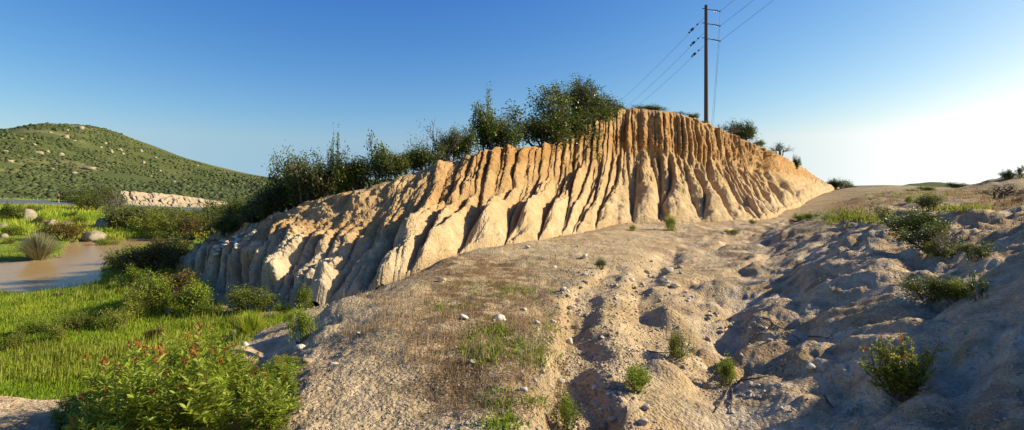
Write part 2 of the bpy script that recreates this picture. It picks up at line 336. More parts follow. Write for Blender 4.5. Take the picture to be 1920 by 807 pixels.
def height(x, y, detail=True):
    x = np.asarray(x, float); y = np.asarray(y, float); sh = x.shape; x = x.ravel(); y = y.ravel()
    z = base_h(x, y); r, px, grey, flank = zones(x, y)
    zb = z.copy()
    # road bench
    d, s, t = linedist(road_c, x, y)
    rz = np.interp(t * (len(road_z) - 1), np.arange(len(road_z)), road_z)
    k = 1 - sstep(4.6, 9.0, d); z = z * (1 - k) + (rz - 0.12 + 0.07 * s * np.minimum(d, 5)) * k
    if detail:
        near = 1 - sstep(30, 70, r)
        valley = sstep(-2.75, -3.05, zb) * (px < 700)
        land = near * (1 - 0.8 * valley)
        z += land * (0.07 * fbm(x * 0.5, y * 0.5, 11, 3) + 0.016 * fbm(x * 2.1, y * 2.1, 21, 4, 0.55) + 0.005 * noise(x * 14, y * 14, 31))
        wx = x + 0.35 * noise(x * .9, y * .9, 41); wy = y + 0.35 * noise(x * .9, y * .9, 42)
        # rounded, water-cut lumps of the grey bedrock on the right and on the left flank
        f1, f2 = worley(wx * 0.62 + wy * 0.2, wy * 0.40 - wx * 0.1, 5); g1, g2 = worley(wx * 2.3, wy * 1.7, 6)
        lump = (1 - f1**2 * 1.3) * 0.07
        def rills(k, sd_, w_): return (1 - np.minimum(np.abs(noise((.81 * wx + .58 * wy) * k * .38, (.81 * wy - .58 * wx) * k * 1.15, sd_)) * w_, 1))**2
        crack = 0.12 * rills(0.5, 45, 3.2) + 0.028 * rills(1.3, 46, 3.6) + 0.012 * rills(3.1, 47, 3.4) + 0.005 * rills(7.5, 48, 2.6)
        gm = np.maximum(grey, flank * 0.6) * near
        face = np.abs(fbm(wx * 1.1 - wy * .8, wy * .5 + wx * .3, 43, 5, .55))
        z += gm * (lump - crack + 0.02 + 0.06 * face - 0.02 + 0.006 * noise(x * 16, y * 16, 49))
        z += gm * sstep(1480, 1560, px) * sstep(6, 9, y) * (1 - sstep(14, 18, y)) * 0.20 * fbm(x * .8 + y * .3, y * 1.1, 50, 5, .5)
        # clods on the lit bank and dry grass knolls
        ml = (1 - grey) * near * (1 - valley) * (px > 560)
        h1, h2 = worley(x * 7, y * 7, 8)
        z += ml * (0.018 * (1 - h1) * sstep(-.1, .4, noise(x * 1.5, y * 1.5, 9)) + 0.02 * np.abs(noise(x * 4.5, y * 4.5, 10)))
        # channels cut by water
        wob = 0.10 * noise(x * 2.2, y * 2.2, 50) + 0.16 * noise(x * .9, y * .9, 51)
        d, s, t = linedist(channel, x, y); d = np.maximum(d + wob, 0)
        wl = np.where(s > 0, 0.13, 0.32)
        z -= 0.27 * np.exp(-(d / wl)**4) * (1 - 0.75 * t)
        z += np.where(s > 0, 1, 0) * 0.10 * np.exp(-((d - 0.35) / 0.35)**2) * (1 - t) * sstep(0.05, .2, d)
        d, s, t = linedist(rill, x, y); d = np.maximum(d + wob, 0)
        z -= 0.16 * np.exp(-(d / 0.28)**2)
        d, s, t = linedist(gully, x, y); d = np.maximum(d + 2.0 * wob, 0)
        z -= 0.13 * np.exp(-(d / 0.55)**2) * near
        for k_, rn in enumerate(runs):
            d, s, t = linedist(rn, x, y); d = np.maximum(d + 1.2 * wob, 0)
            z -= 0.10 * np.exp(-(d / 0.16)**2)
        # eroded knob on the bank edge and small cuts
        for (qx, qy), a, w in ((gp(640, 600, -1.9), 0.16, 0.35), (gp(600, 650, -1.95), 0.10, 0.22), (gp(1255, 700, -1.95), 0.16, 0.22), (gp(1330, 535, -1.95), 0.16, 0.4), (gp(1260, 590, -1.9), 0.14, 0.25)):
            z += a * np.exp(-(((x - qx)**2 + (y - qy)**2) / w**2)**1.5)
        # spoil heaps on the far right
        hs = sstep(36, 46, y) * (1 - sstep(58, 70, y)) * sstep(1760, 1900, px)
        z += hs * (0.75 + 0.5 * np.abs(noise(x * .33, y * .33, 60)) + 0.45 * np.abs(noise(x * .9, y * .5, 61)))
        hs = sstep(24, 30, y) * (1 - sstep(36, 48, y)) * sstep(1560, 1610, px) * (1 - sstep(1690, 1750, px))
        z += hs * (0.3 * np.abs(noise(x * .5, y * .5, 62)) + 0.1 * np.abs(noise(x * 1.7, y * 1.7, 63)))
        z += valley * near * 0.05 * fbm(x * .7, y * .7, 70, 3)
    # pond bowl
    m = (x < 0) & (y > 10) & (y < 45)
    if m.any():
        sdv = sdist(pond, x[m], y[m]) + 0.25 * noise(x[m] * .8, y[m] * .8, 80)
        zz = z[m]; zz = np.where(sdv < 0, WATER - np.minimum(-sdv * .15, .35), np.maximum(zz, WATER + np.minimum(sdv * 0.12, 0.14)))
        z[m] = zz
    return z.reshape(sh)

az = np.radians(np.concatenate([np.linspace(-180, -46, 60)[:-1], np.linspace(-46, 46, 790), np.linspace(46, 180, 70)[1:-1]]))
rr = np.concatenate([np.geomspace(0.5, 3, 14)[:-1], np.geomspace(3, 40, 320)[:-1], np.geomspace(40, 150, 70)[:-1], np.geomspace(150, 5000, 30)])
A, R = np.meshgrid(az, rr)
X = R * np.sin(A); Y = R * np.cos(A); Z = height(X, Y)
gf = grid_faces(len(rr), len(az), True)

def soil_map(x, y, z):
    r, px, grey, flank = zones(x, y)
    c = np.ones(x.shape + (3,))
    def lay(col, k):
        nonlocal c; c = c * (1 - k[..., None]) + np.array(col) * k[..., None]
    n1 = fbm(x * .7, y * .7, 101, 4); n2 = fbm(x * 2.5, y * 2.5, 102, 3); n3 = noise(x * .25, y * .25, 103)
    c[:] = (0.51, 0.385, 0.225)                                        # dry sandy earth
    lay((0.43, 0.285, 0.135), sstep(-.2, .6, n1) * 0.55)
    lay((0.54, 0.44, 0.295), sstep(.1, .6, n2) * 0.35)
    g = np.maximum(grey, flank)
    lay((0.57, 0.42, 0.25), g * 0.95)
    lay((0.44, 0.285, 0.135), g * sstep(-.05, .5, fbm(x * .9 + y * .5, y * .5, 104, 4)) * 0.75)
    lay((0.58, 0.485, 0.35), g * sstep(.12, .5, fbm(x * .8, y * 1.2, 105, 4)) * 0.7)
    lay((0.27, 0.19, 0.115), g * sstep(.05, .45, fbm(x * 4 + y, y * 3, 112, 4, .6)) * 0.5)
    lay((0.56, 0.47, 0.33), g * sstep(.15, .5, fbm(x * 3.2, y * 4.1, 113, 4, .6)) * 0.5)
    lay((0.24, 0.16, 0.095), grey * sstep(.25, .6, fbm(x * 1.1, y * 1.1, 106, 4)) * 0.6)
    dry = np.exp(-(((px - 905) / 120)**2)) * (y < 13) * sstep(4.2, 5.2, y) * (px > 700)
    lay((0.20, 0.125, 0.06), np.clip(1.25 * np.exp(-(((px - 900) / 125)**2)) * (px > 700) * sstep(3.9, 4.6, y) * (1 - sstep(11.5, 14, y)), 0, 1) * sstep(-.45, .25, n2 + .35 * fbm(x * 6, y * 6, 114, 3)) * 0.95)
    far = sstep(14, 22, y) * (px > 1500)
    lay((0.33, 0.25, 0.15), far * 0.6)
    lay((0.20, 0.19, 0.06), far * sstep(0.0, .45, fbm(x * .3, y * .3, 107, 3)) * 0.6)
    valley = (1 - sstep(-3.0, -2.7, z)) * (px < 640)
    v2 = np.maximum(valley, (px < 640) * (y > 33))
    bare = np.exp(-(linedist([gp(380, 555, -3.15), gp(470, 575, -3.15), gp(540, 590, -3.1), gp(500, 555, -3.15)], x, y)[0] / 1.0)**2)
    bare = np.maximum(bare, sstep(.35, .6, fbm(x * .6, y * .6, 108, 3)) * (px > 240))
    lay((0.22, 0.29, 0.03), v2 * (1 - bare) * 0.95)
    lay((0.26, 0.25, 0.045), v2 * (1 - bare) * sstep(0, .5, n1) * 0.7)
    lay((0.45, 0.36, 0.24), v2 * sstep(.3, .55, fbm(x * .22, y * .22, 109, 3)) * (y > 32) * 0.6)
    lay((0.11, 0.125, 0.035), sstep(70, 110, r) * (px < 900))
    lay((0.24, 0.18, 0.10), (z < WATER + 0.05) * (px < 700) * (y > 8) * (y < 45) * 0.9)
    return np.clip(c, 0.01, 0.85)

GC = soil_map(X, Y, Z)
gv = np.stack([X, Y, Z], -1).reshape(-1, 3)
g_me = mesh_np('ground', gv, gf, [M_SOIL], {'Col': GC.reshape(-1, 3)}, smooth=True)
link('ground', g_me, kind='structure')

# ------------------------------------------------------------------ the eroded earth cliff
Cw = np.array([P(*c) for c in CR]); Bw = np.array([P(*b) for b in BA])
mid = (Cw + Bw) / 2
us = np.concatenate([[0], np.cumsum(np.linalg.norm(np.diff(mid, axis=0), axis=1))])
def hermite(xs, ys, x):
    m = np.gradient(ys, xs, axis=0)
    i = np.clip(np.searchsorted(xs, x) - 1, 0, len(xs) - 2); h = (xs[i + 1] - xs[i]); t = (x - xs[i]) / h
    h00 = 2 * t**3 - 3 * t**2 + 1; h10 = t**3 - 2 * t**2 + t; h01 = -2 * t**3 + 3 * t**2; h11 = t**3 - t**2
    return h00[:, None] * ys[i] + (h10 * h)[:, None] * m[i] + h01[:, None] * ys[i + 1] + (h11 * h)[:, None] * m[i + 1]
mpx = 960 + F * mid[:, 0] / mid[:, 1]
NC = 1240
u = np.interp(np.linspace(mpx[0], mpx[-1], NC), mpx, us)
k = np.convolve(np.pad(u, 20, mode='edge'), np.ones(41) / 41, 'valid'); u = np.maximum.accumulate(np.concatenate([[us[0]], k[1:-1], [us[-1]]]))
cpx = np.interp(u, us, mpx)
C_ = hermite(us, Cw, u); B_ = hermite(us, Bw, u)
C_[:, 2] += 0.10 * fbm(u * 0.9, u * 0, 201, 3) * sstep(380, 480, cpx)
# gullies: lines running down the face, the small ones joining the large ones
gr = np.random.default_rng(21)
starts = []; uu = -0.5
while uu < us[-1] + 1:
    starts.append(uu)
    base = float(np.interp(np.interp(uu, us, mpx), (300, 650, 800, 1330, 1420), (0.40, 0.46, 0.66, 0.64, 0.85)))
    uu += base * gr.uniform(0.5, 1.65)
starts = np.array(starts); ng = len(starts)
major = np.zeros(ng, bool); i = 0
while i < ng: major[i] = True; i += gr.integers(2, 4)
mi_ = np.where(major)[0]
target = np.array([starts[i] if major[i] else starts[mi_[np.argmin(np.abs(starts[mi_] - starts[i]) + gr.uniform(0, .3, len(mi_)))]] for i in range(ng)])
tm = gr.uniform(0.6, 1.15, ng) + 0.7 * (starts < 9.5); ph = gr.uniform(0, 50, ng)
fine = np.cumsum(gr.uniform(.2, .75, int(us[-1] / .475) + 6)) - 1; ph2 = gr.uniform(0, 50, len(fine))
wallg = np.cumsum(gr.uniform(.22, .72, int(us[-1] / .47) + 8)) - 1.3; ph3 = gr.uniform(0, 50, len(wallg))
t_rows = np.concatenate([np.linspace(0, 0.40, 110)[:-1], np.linspace(0.40, 1.0, 140), [1.04]])
wL = 1 - sstep(640, 930, cpx)
hgt = (C_[:, 2] - B_[:, 2])
ov = B_[:, :2] - C_[:, :2]; od = np.linalg.norm(ov, axis=1); o2 = ov / od[:, None]
def prof(t):
    tw = 0.36
    q = np.clip((t - tw) / (1 - tw), 0, 1); a = np.clip(t / tw, 0, 1)
    XR = np.where(t < tw, 0.13 * a, 0.13 + 0.87 * q**1.08); VR = np.where(t < tw, 1 - 0.42 * a, 0.58 * (1 - q)**1.7)
    XL = np.where(t < tw, 0.50 * a, 0.50 + 0.50 * q); VL = np.where(t < tw, 1 - 0.30 * a**1.3, 0.70 * (1 - q**1.15))
    XM, VM = t, 0.12 * (1 - t) + 0.88 * (1 - t)**1.75
    kM, kL = 1 - sstep(830, 1010, cpx), 1 - sstep(500, 690, cpx)
    Xr, Vr = XR * (1 - kM) + XM * kM, VR * (1 - kM) + VM * kM
    return Xr * (1 - kL) + XL * kL, Vr * (1 - kL) + VL * kL
def sect(t):
    xf, vf = prof(t)
    return C_[:, :2] + ov * xf[:, None], B_[:, 2] + hgt * vf
rows = []; cols = []; zrow = []
hscale = np.clip(hgt / 2.3, 0.12, 1.0)
for t in t_rows:
    tc = min(t, 1.0)
    xy, zz = sect(tc); xa, za = sect(max(tc - .06, 0)); xb, zb_ = sect(min(tc + .06, 1))
    dh = np.einsum('ij,ij->i', xb - xa, o2); dz = zb_ - za; L = np.hypot(dh, dz) + 1e-9
    nh, nz = -dz / L, dh / L
    g = starts + (target - starts) * sstep(0, 1, (tc - (tm - .45)) / .45) + 0.10 * noise(ph, np.full(ng, tc * 4.0), 210) + 0.3 * noise(ph + 9, np.full(ng, tc * 1.8), 211) * tc
    g = np.sort(g)
    j = np.clip(np.searchsorted(g, u) - 1, 0, ng - 2); wd = np.maximum(g[j + 1] - g[j], 1e-3); x = np.clip((u - g[j]) / wd, 0, 1)
    neck = np.exp(-((tc - 0.43) / 0.09)**2) * (1 - 0.5 * wL)
    ex = 0.68 - 0.12 * float(sstep(.5, .8, tc)) + 0.8 * neck
    dome = np.maximum(4 * x * (1 - x), 0)**ex
    env = (0.5 + 0.5 * sstep(0.3, 0.62, tc)) * (1 - sstep(0.78, 1.0, tc)**2 * 0.6)
    amp = np.minimum(wd * 0.62, 0.8) * env * (0.85 + 0.5 * fbm(u * .5, np.full(NC, tc * 2.0), 212, 2)) * (1 - 0.8 * wL * (1 - sstep(.25, .45, tc))) * (1 + .5 * wL)
    gw = np.sort(wallg + 0.08 * noise(ph3, np.full(len(wallg), tc * 5.0), 250))
    jw = np.clip(np.searchsorted(gw, u) - 1, 0, len(gw) - 2); ww_ = np.maximum(gw[jw + 1] - gw[jw], 1e-3); xw = np.clip((u - gw[jw]) / ww_, 0, 1)
    lip = 0.38 + 0.07 * noise(u * .55, u * 0, 251) + 0.03 * noise(u * 2.2, u * 0, 252)
    wA = (1 - sstep(-.045, .035, tc - lip)) * (1 - wL)
    dwall = np.maximum(4 * xw * (1 - xw), 0)**.6 * np.minimum(ww_ * .7, .42) * (.8 + .5 * noise(u * 1.3, np.full(NC, tc * 7), 253))
    d = dome * amp * (1 - wA) + (dwall + .12) * wA
    g2 = np.sort(fine + 0.10 * noise(ph2, np.full(len(fine), tc * 5.0), 240) + 0.25 * noise(ph2 + 5, np.full(len(fine), tc * 2.0), 241) * tc)
    j2 = np.clip(np.searchsorted(g2, u) - 1, 0, len(g2) - 2); w2 = np.maximum(g2[j2 + 1] - g2[j2], 1e-3); x2 = np.clip((u - g2[j2]) / w2, 0, 1)
    d += np.maximum(4 * x2 * (1 - x2), 0)**.8 * np.minimum(w2 * .45, .3) * (0.25 + 0.75 * sstep(-.25, .35, noise(u * .7, np.full(NC, tc * 2.5), 242))) * (1 - .85 * (1 - wL) * sstep(.45, .75, tc)) * (1 - 0.6 * wL * (1 - sstep(.25, .45, tc)))
    arc = tc * (hgt + od)
    # broad buttresses at the foot
    d += 0.30 * (1 - wL) * np.maximum(fbm(u * 0.33, np.full(NC, tc * 1.5), 213, 2), -.4) * np.exp(-((tc - .72) / .25)**2)
    # overhanging lip and knobs of the columns, rubble roughness
    d += (1 - wL) * 0.05 * np.exp(-((tc - 0.30 - 0.04 * noise(u * .8, u * 0, 214)) / 0.07)**2)
    d += 0.11 * noise(u * 1.6, arc * 1.3, 215) + (0.06 - 0.03 * sstep(.5, .8, tc) * (1 - wL)) * fbm(u * 4.5, arc * 3.5, 216, 4, .6) + 0.012 * noise(u * 19, arc * 17, 217)
    d += (0.10 * wL * np.abs(noise(u * 1.1, arc * 1.6, 218)))
    d *= hscale**0.6
    edge = 0.25 + 0.75 * sstep(0, .06, tc)
    d *= edge
    p = np.concatenate([xy + o2 * (d * nh)[:, None], (zz + d * np.maximum(nz, 0.1))[:, None]], 1)
    if t > 1: p[:, :2] += o2 * 0.15; p[:, 2] -= 0.45
    if t == t_rows[-2]: p[:, 2] -= 0.06
    rows.append(p)
    # soil colours: ochre at the top, pale below, grey clay at the left foot
    c = np.tile(np.array([0.46, 0.315, 0.155]), (NC, 1))
    def lay(col, kk):
        global c
        c = c * (1 - kk[:, None]) + np.array(col) * kk[:, None]
    nn = fbm(u * .5, arc * .5, 220, 4)
    lay((0.37, 0.205, 0.075), (1 - sstep(.30, .5, tc)) * (0.5 + 0.5 * sstep(-.3, .3, nn)))
    lay((0.52, 0.39, 0.225), np.full(NC, sstep(.45, .9, tc)) * (0.45 + 0.4 * sstep(-.3, .4, nn)))
    lay((0.51, 0.41, 0.27), wL * sstep(.35, .65, tc) * (0.55 + .35 * sstep(-.4, .3, nn)))
    lay((0.46, 0.335, 0.18), wL * (1 - sstep(.2, .4, tc)) * .6)
    lay((0.33, 0.20, 0.10), sstep(.25, .6, fbm(u * 1.5, arc * 1.1, 222, 3)) * (1 - sstep(.4, .8, tc)) * .5)
    cols.append(c)
# plateau behind the crest and back slope
back = []; bcol = []
for dist, dz in ((28, None), (20, -3.0), (14, -0.6), (10, 0.25), (7, 0.35), (4.5, 0.3), (3, 0.22), (2, 0.14), (1.2, 0.09), (.6, .04), (.25, .015)):
    p = np.concatenate([C_[:, :2] - o2 * dist * np.clip(hgt / 3, .15, 1)[:, None], C_[:, 2:3].copy()], 1)
    p[:, 2] = B_[:, 2] - 1.2 if dz is None else np.maximum(C_[:, 2] + (dz + 0.15 * fbm(p[:, 0] * .6, p[:, 1] * .6, 230, 3)) * np.clip(hgt / 3, .1, 1) - (0.03 * dist) * wL, B_[:, 2] - .6)
    back.append(p); bcol.append(np.tile(np.array([0.33, 0.25, 0.15]), (NC, 1)))
allr = np.stack(back + rows); allc = np.stack(bcol + cols)
cf = grid_faces(len(allr), NC)
c_me = mesh_np('cliff', allr.reshape(-1, 3), cf, [M_CLIFF], {'Col': np.clip(allc.reshape(-1, 3), .02, .8)}, smooth=True)
link('cliff', c_me, kind='structure')

bvh_g = BVHTree.FromPolygons(gv.tolist(), gf.tolist())
bvh_c = BVHTree.FromPolygons(allr.reshape(-1, 3).tolist(), cf.tolist())
def hit(px, py):                                         # where the photo's ray meets the land
    d = Vector(((px - 960) / F, 1, (HY - py) / F)).normalized()
    best = None
    for b in (bvh_g, bvh_c):
        l, n, i, t = b.ray_cast(Vector((0, 0, 0)), d)
        if l is not None and (best is None or t < best[1]): best = (l, t, n)
    return best[0] if best else P(px, max(py, 352), 90)
def zat(x, y):
    best = -1e9
    for b in (bvh_g, bvh_c):
        l, n, i, t = b.ray_cast(Vector((x, y, 60)), Vector((0, 0, -1)))
        if l is not None: best = max(best, l.z)
    return best

# ------------------------------------------------------------------ water
m, t, b = nodes('muddy_water')
b.inputs['Base Color'].default_value = (0.40, 0.255, 0.105, 1); b.inputs['Roughness'].default_value = 0.2; b.inputs['IOR'].default_value = 1.33
b.inputs['Specular IOR Level'].default_value = 0.06
tcn = N(t, 'ShaderNodeTexCoord'); wn = noise_tex(t, 3.0, 4, 0.6, tcn.outputs['Object'])
bp = N(t, 'ShaderNodeBump'); bp.inputs['Strength'].default_value = 0.06; bp.inputs['Distance'].default_value = 0.05
t.links.new(wn.outputs[0], bp.inputs['Height']); t.links.new(bp.outputs[0], b.inputs['Normal'])
M_WATER = m
cx, cy = -20.0, 25.0
ang = np.linspace(0, 2 * math.pi, 49)[:-1]
wv = [(cx + 24 * math.cos(a), cy + 11.5 * math.sin(a), WATER) for a in ang] + [(cx, cy, WATER)]
me = bpy.data.meshes.new('pond_water'); me.from_pydata(wv, [], [(k, (k + 1) % 48, 48) for k in range(48)]); me.materials.append(M_WATER)
link('pond_water', me, kind='structure')

# ------------------------------------------------------------------ road
m, t, b = nodes('asphalt'); b.inputs['Roughness'].default_value = 0.85
tcn = N(t, 'ShaderNodeTexCoord'); wn = noise_tex(t, 6, 6, 0.7, tcn.outputs['Object'])
t.links.new(ramp(t, wn.outputs[0], [(0.3, (0.085, 0.088, 0.092)), (0.7, (0.15, 0.15, 0.15))]).outputs[0], b.inputs['Base Color'])
M_ASPH = m
M_PAINT = plain('road_paint', (0.55, 0.55, 0.52), (0.75, 0.75, 0.72), 5, 0.7, 0.05)
rc = np.array([(x, y, z) for (x, y), z in zip(road_c, road_z)], float)
tt = np.linspace(0, len(rc) - 1, 120); rp = hermite(np.arange(len(rc), dtype=float), rc, tt)
tg = np.gradient(rp, axis=0); sn = np.stack([-tg[:, 1], tg[:, 0]], 1); sn /= np.linalg.norm(sn, axis=1)[:, None]
def ribbon(name, offs, up, mat, parent=None, **kw):
    V = np.stack([np.concatenate([rp[:, :2] + sn * o, (rp[:, 2] + 0.07 * o + up)[:, None]], 1) for o in offs], 1).reshape(-1, 3)
    return link(name, mesh_np(name, V, grid_faces(len(rp), len(offs)), [mat], smooth=True), parent, **kw)
road = ribbon('road', (-4.0, -2, 0, 2, 4.0), 0.05, M_ASPH, kind='structure')
ribbon('edge_line', (-3.65, -3.5), 0.056, M_PAINT, road); ribbon('edge_line', (3.5, 3.65), 0.056, M_PAINT, road)

# ------------------------------------------------------------------ the far hill with its scrub
sil = [(-700, 262), (-300, 256), (-100, 257), (0, 253), (60, 249), (110, 245), (150, 236), (190, 241), (230, 254), (270, 275), (330, 295), (400, 317), (450, 329), (500, 335), (600, 339), (800, 341), (1100, 344), (1500, 350)]
HYD = 620.0
sx = np.array([(p - 960) / F * HYD for p, q in sil]); sz = np.array([(HY - q) / F * HYD for p, q in sil])
def hill_z(x, y):
    # a mountain whose crest runs across at HYD and whose foot begins near 120 m
    rx = np.interp(x * (0.45 + 0.55 * HYD / np.maximum(y, 90)), sx, sz)
    q = np.clip((y - 105) / (HYD - 105), 0, 1)
    f = 0.25 * q + 0.75 * q * q * (3 - 2 * q)
    z = -6.0 + (rx + 6.0) * f
    z = np.where(y > HYD, -6 + (rx + 6) * np.clip(1 - ((y - HYD) / 500)**2, 0, 1), z)
    a = np.clip(q * 1.5, 0, 1) * (1 - 0.75 * sstep(.8, 1, q))
    return z + a * (5.0 * fbm(x / 95, y / 120, 301, 4) + 1.0 * fbm(x / 22, y / 22, 302, 3))
hx = np.linspace(-1350, 500, 230); hy = np.concatenate([np.linspace(105, 640, 190), np.linspace(660, 1100, 14)])
HXg, HYg = np.meshgrid(hx, hy); HZg = hill_z(HXg, HYg)
hc = np.ones(HXg.shape + (3,)) * np.array((0.095, 0.112, 0.034))
kk = sstep(.25, .55, fbm(HXg / 40, HYg / 60, 303, 4))[..., None]; hc = hc * (1 - kk) + np.array((0.18, 0.165, 0.07)) * kk
link('hill', mesh_np('hill', np.stack([HXg, HYg, HZg], -1).reshape(-1, 3), grid_faces(len(hy), len(hx)), [M_SOIL], {'Col': hc.reshape(-1, 3)}, smooth=True), kind='structure')

def ico(sub):
    import bmesh
    bm = bmesh.new(); bmesh.ops.create_icosphere(bm, subdivisions=sub, radius=1.0)
    V = np.array([v.co[:] for v in bm.verts]); Fc = np.array([[v.index for v in f.verts] for f in bm.faces]); bm.free(); return V, Fc

hr = np.random.default_rng(31)
V1, F1 = ico(1)
def scrub(n, xr, yr, smin, smax, name, mat, label, hz, dens):
    y = yr[0] * (yr[1] / yr[0])**hr.random(n * 4); x = (hr.uniform(*xr, n * 4) - 960) / F * y
    k = hr.random(n * 4) < dens(x, y); x, y = x[k][:n], y[k][:n]; z = hz(x, y); m_ = len(x)
    s = hr.uniform(smin, smax, m_) * (0.7 + 0.6 * hr.random(m_)**2) * (0.65 + 0.35 * np.clip(y / 400, 0, 1.3))
    V = V1[None] * (1 + hr.uniform(-.38, .38, (m_, len(V1), 1))) * np.stack([s, s, s * hr.uniform(.55, .95, m_)], 1)[:, None, :] + np.stack([x, y, z + s * .08], 1)[:, None, :]
    At = np.clip(hr.normal(.42, .11, m_)[:, None] + .25 * noise(x / 30, y / 40, 312)[:, None] + V1[None, :, 2] * .12 + hr.normal(0, .1, (m_, len(V1))), 0, 1)
    Fc = F1[None] + (np.arange(m_) * len(V1))[:, None, None]
    return link(name, mesh_np(name, V.reshape(-1, 3), Fc.reshape(-1, 3), [mat], {'v': At.ravel()}), label=label, cat='scrub', kind='stuff')
M_SCRUB = leafmat('scrub_leaf', [(0, (0.03, 0.052, 0.014)), (0.5, (0.075, 0.092, 0.026)), (1, (0.15, 0.155, 0.05))], 0.15, 0.8)
scrub(30000, (-120, 760), (125, 640), 0.5, 1.5, 'hillside_scrub', M_SCRUB, 'dense green scrub covering the distant hillside', hill_z,
      lambda x, y: 0.5 + 0.9 * noise(x / 45, y / 60, 311) + 0.7 * noise(x / 14, y / 18, 313))

# ------------------------------------------------------------------ stones
def stone_mesh(name, seed, sub, flat, mat, ang=0.25):
    V, Fc = ico(sub); q = np.random.default_rng(seed)
    for _ in range(15):                                  # cut facets
        d = q.normal(size=3); d /= np.linalg.norm(d); h = q.uniform(.38, .85)
        dt = V @ d; V = V - np.outer(np.maximum(dt - h, 0), d)
    V = V * (1 + ang * 0.25 * q.normal(size=(len(V), 1))) * np.array([1, q.uniform(.65, .9), flat])
    return mesh_np(name, V, Fc, [mat])
ST = {'p': [stone_mesh('pale_stone', 400 + k, 2, .62, M_STONE) for k in range(5)],
      'w': [stone_mesh('white_stone', 420 + k, 2, .55, M_STONEW) for k in range(4)],
      't': [stone_mesh('tan_stone', 440 + k, 2, .7, M_STONET) for k in range(4)]}
def stone(px, py, wpx, kind, label, group=None, name='stone', sink=0.28, stretch=1.0, rz=None, p=None):
    p = p or hit(px, py); s = wpx * p.y / F / 2 * 1.3
    o = link(name, random.choice(ST[kind]), None, (p.x, p.y, p.z + s * .55 - s * sink), label, 'stone', group)
    o.scale = (s * stretch, s, s); o.rotation_euler = (random.uniform(-.25, .25), random.uniform(-.25, .25), random.uniform(0, 6.28) if rz is None else rz)
    return o
named = [(1184, 527, 15, 'w', 'rounded bluish white stone alone on the smooth sandy rise'), (1213, 513, 14, 'p', 'pale stone on the left lip of the narrow rill'),
 (1250, 512, 22, 'p', 'large pale stone lodged on the right bank of the narrow rill'), (1265, 540, 20, 'w', 'bright white stone at the lower right of the rill'),
 (1275, 503, 11, 'p', 'small pale stone above the largest rill stone'), (1098, 516, 9, 'w', 'small white stone on the sand between the ruts'),
 (1095, 484, 15, 'w', 'white patchy stone beside the shallow rut'), (1040, 503, 12, 'w', 'flat white stone at the edge of the dry grass'),
 (1055, 545, 16, 'w', 'white stone at the head of the stony channel'), (1070, 580, 18, 'w', 'upright white stone in the stony channel'),
 (1083, 566, 13, 'p', 'pale stone behind the upright one in the channel'), (1098, 532, 13, 'p', 'pale blocky stone on gravel above the channel'),
 (1069, 643, 18, 'w', 'white stone at the foot of the grassy bank'), (1082, 617, 16, 't', 'tan stone wedged in the channel mouth'),
 (1052, 718, 17, 'w', 'bluish white stone in the dark channel bed'), (1050, 745, 13, 'p', 'pale stone deep in the channel below the bluish one'),
 (1116, 730, 18, 'w', 'angular white stone left of the lowest green tuft'), (1118, 762, 18, 'p', 'grey upright stone below the angular white one'),
 (1147, 790, 22, 'p', 'large grey stone at the bottom edge of the picture'), (1205, 795, 24, 'p', 'broad bluish stone at the bottom edge under the tuft'),
 (1150, 730, 14, 't', 'tan stone beside the lowest green tuft'), (1143, 735, 10, 'p', 'small pale stone left of the tuft'),
 (1212, 768, 16, 'p', 'pale stone under the root end of the tuft'), (1132, 803, 16, 't', 'brownish stone cut by the bottom edge'),
 (1165, 752, 11, 'w', 'white chip under the lowest green tuft'), (1175, 770, 16, 't', 'tan block below the lowest tuft'),
 (1390, 668, 10, 'p', 'lone square stone on the shaded grey rock'), (1328, 637, 14, 'p', 'pale stone in shade beside the yellow green tuft'),
 (1405, 641, 12, 'p', 'pale stone at the left of the shaded pebble row'), (1443, 641, 12, 'p', 'pale stone at the right of the shaded pebble row'),
 (1558, 638, 10, 'p', 'pale stone at the end of the dark root on the slope'), (1407, 722, 15, 'p', 'grey stone at the top of the pebble heap by the dry root'),
 (1407, 745, 12, 'w', 'white stone low in the pebble heap by the dry root'), (1462, 768, 13, 'w', 'white stone right of the pebble heap'),
 (1487, 770, 11, 'p', 'bluish grey stone beside the white one'), (1373, 775, 8, 'w', 'small white stone below the dry root'),
 (1326, 728, 18, 't', 'flat tan stone at the foot of the rock knob'), (826, 529, 18, 'w', 'white stone on the crest of the grassy mound'),
 (672, 626, 9, 'w', 'small white stone on the bare lit bank'), (623, 686, 16, 'w', 'white stone half buried on the lit slope'),
 (561, 655, 24, 'w', 'large white stone on the shaded flank by the tuft'), (575, 681, 20, 't', 'tan block under the large white stone'),
 (868, 598, 20, 'w', 'flat pale stone left in the dry grass'), (938, 603, 26, 'w', 'broad white stone in the dry grass'),
 (925, 603, 9, 'p', 'small pale stone beside the broad white one'), (984, 582, 11, 'w', 'pale stone at the far side of the dry grass'),
 (1008, 607, 14, 'w', 'white slab near the edge of the grassy bank'), (886, 680, 12, 'w', 'rounded white stone below the green weeds'),
 (984, 732, 15, 'w', 'white stone on the lit face of the bank'), (1036, 605, 12, 'w', 'white stone right at the edge of the bank'),
 (460, 648, 17, 'w', 'flat white stone in the shaded hollow by the dark grass'), (318, 588, 18, 't', 'tan stone in the grass among the shrubs'),
 (208, 512, 9, 't', 'small tan stone on the pond bank'), (990, 466, 13, 'w', 'pale crumbled stone at the far end of the mound')]
for px, py, w, kd, lb in named: stone(px, py, w, kd, lb)
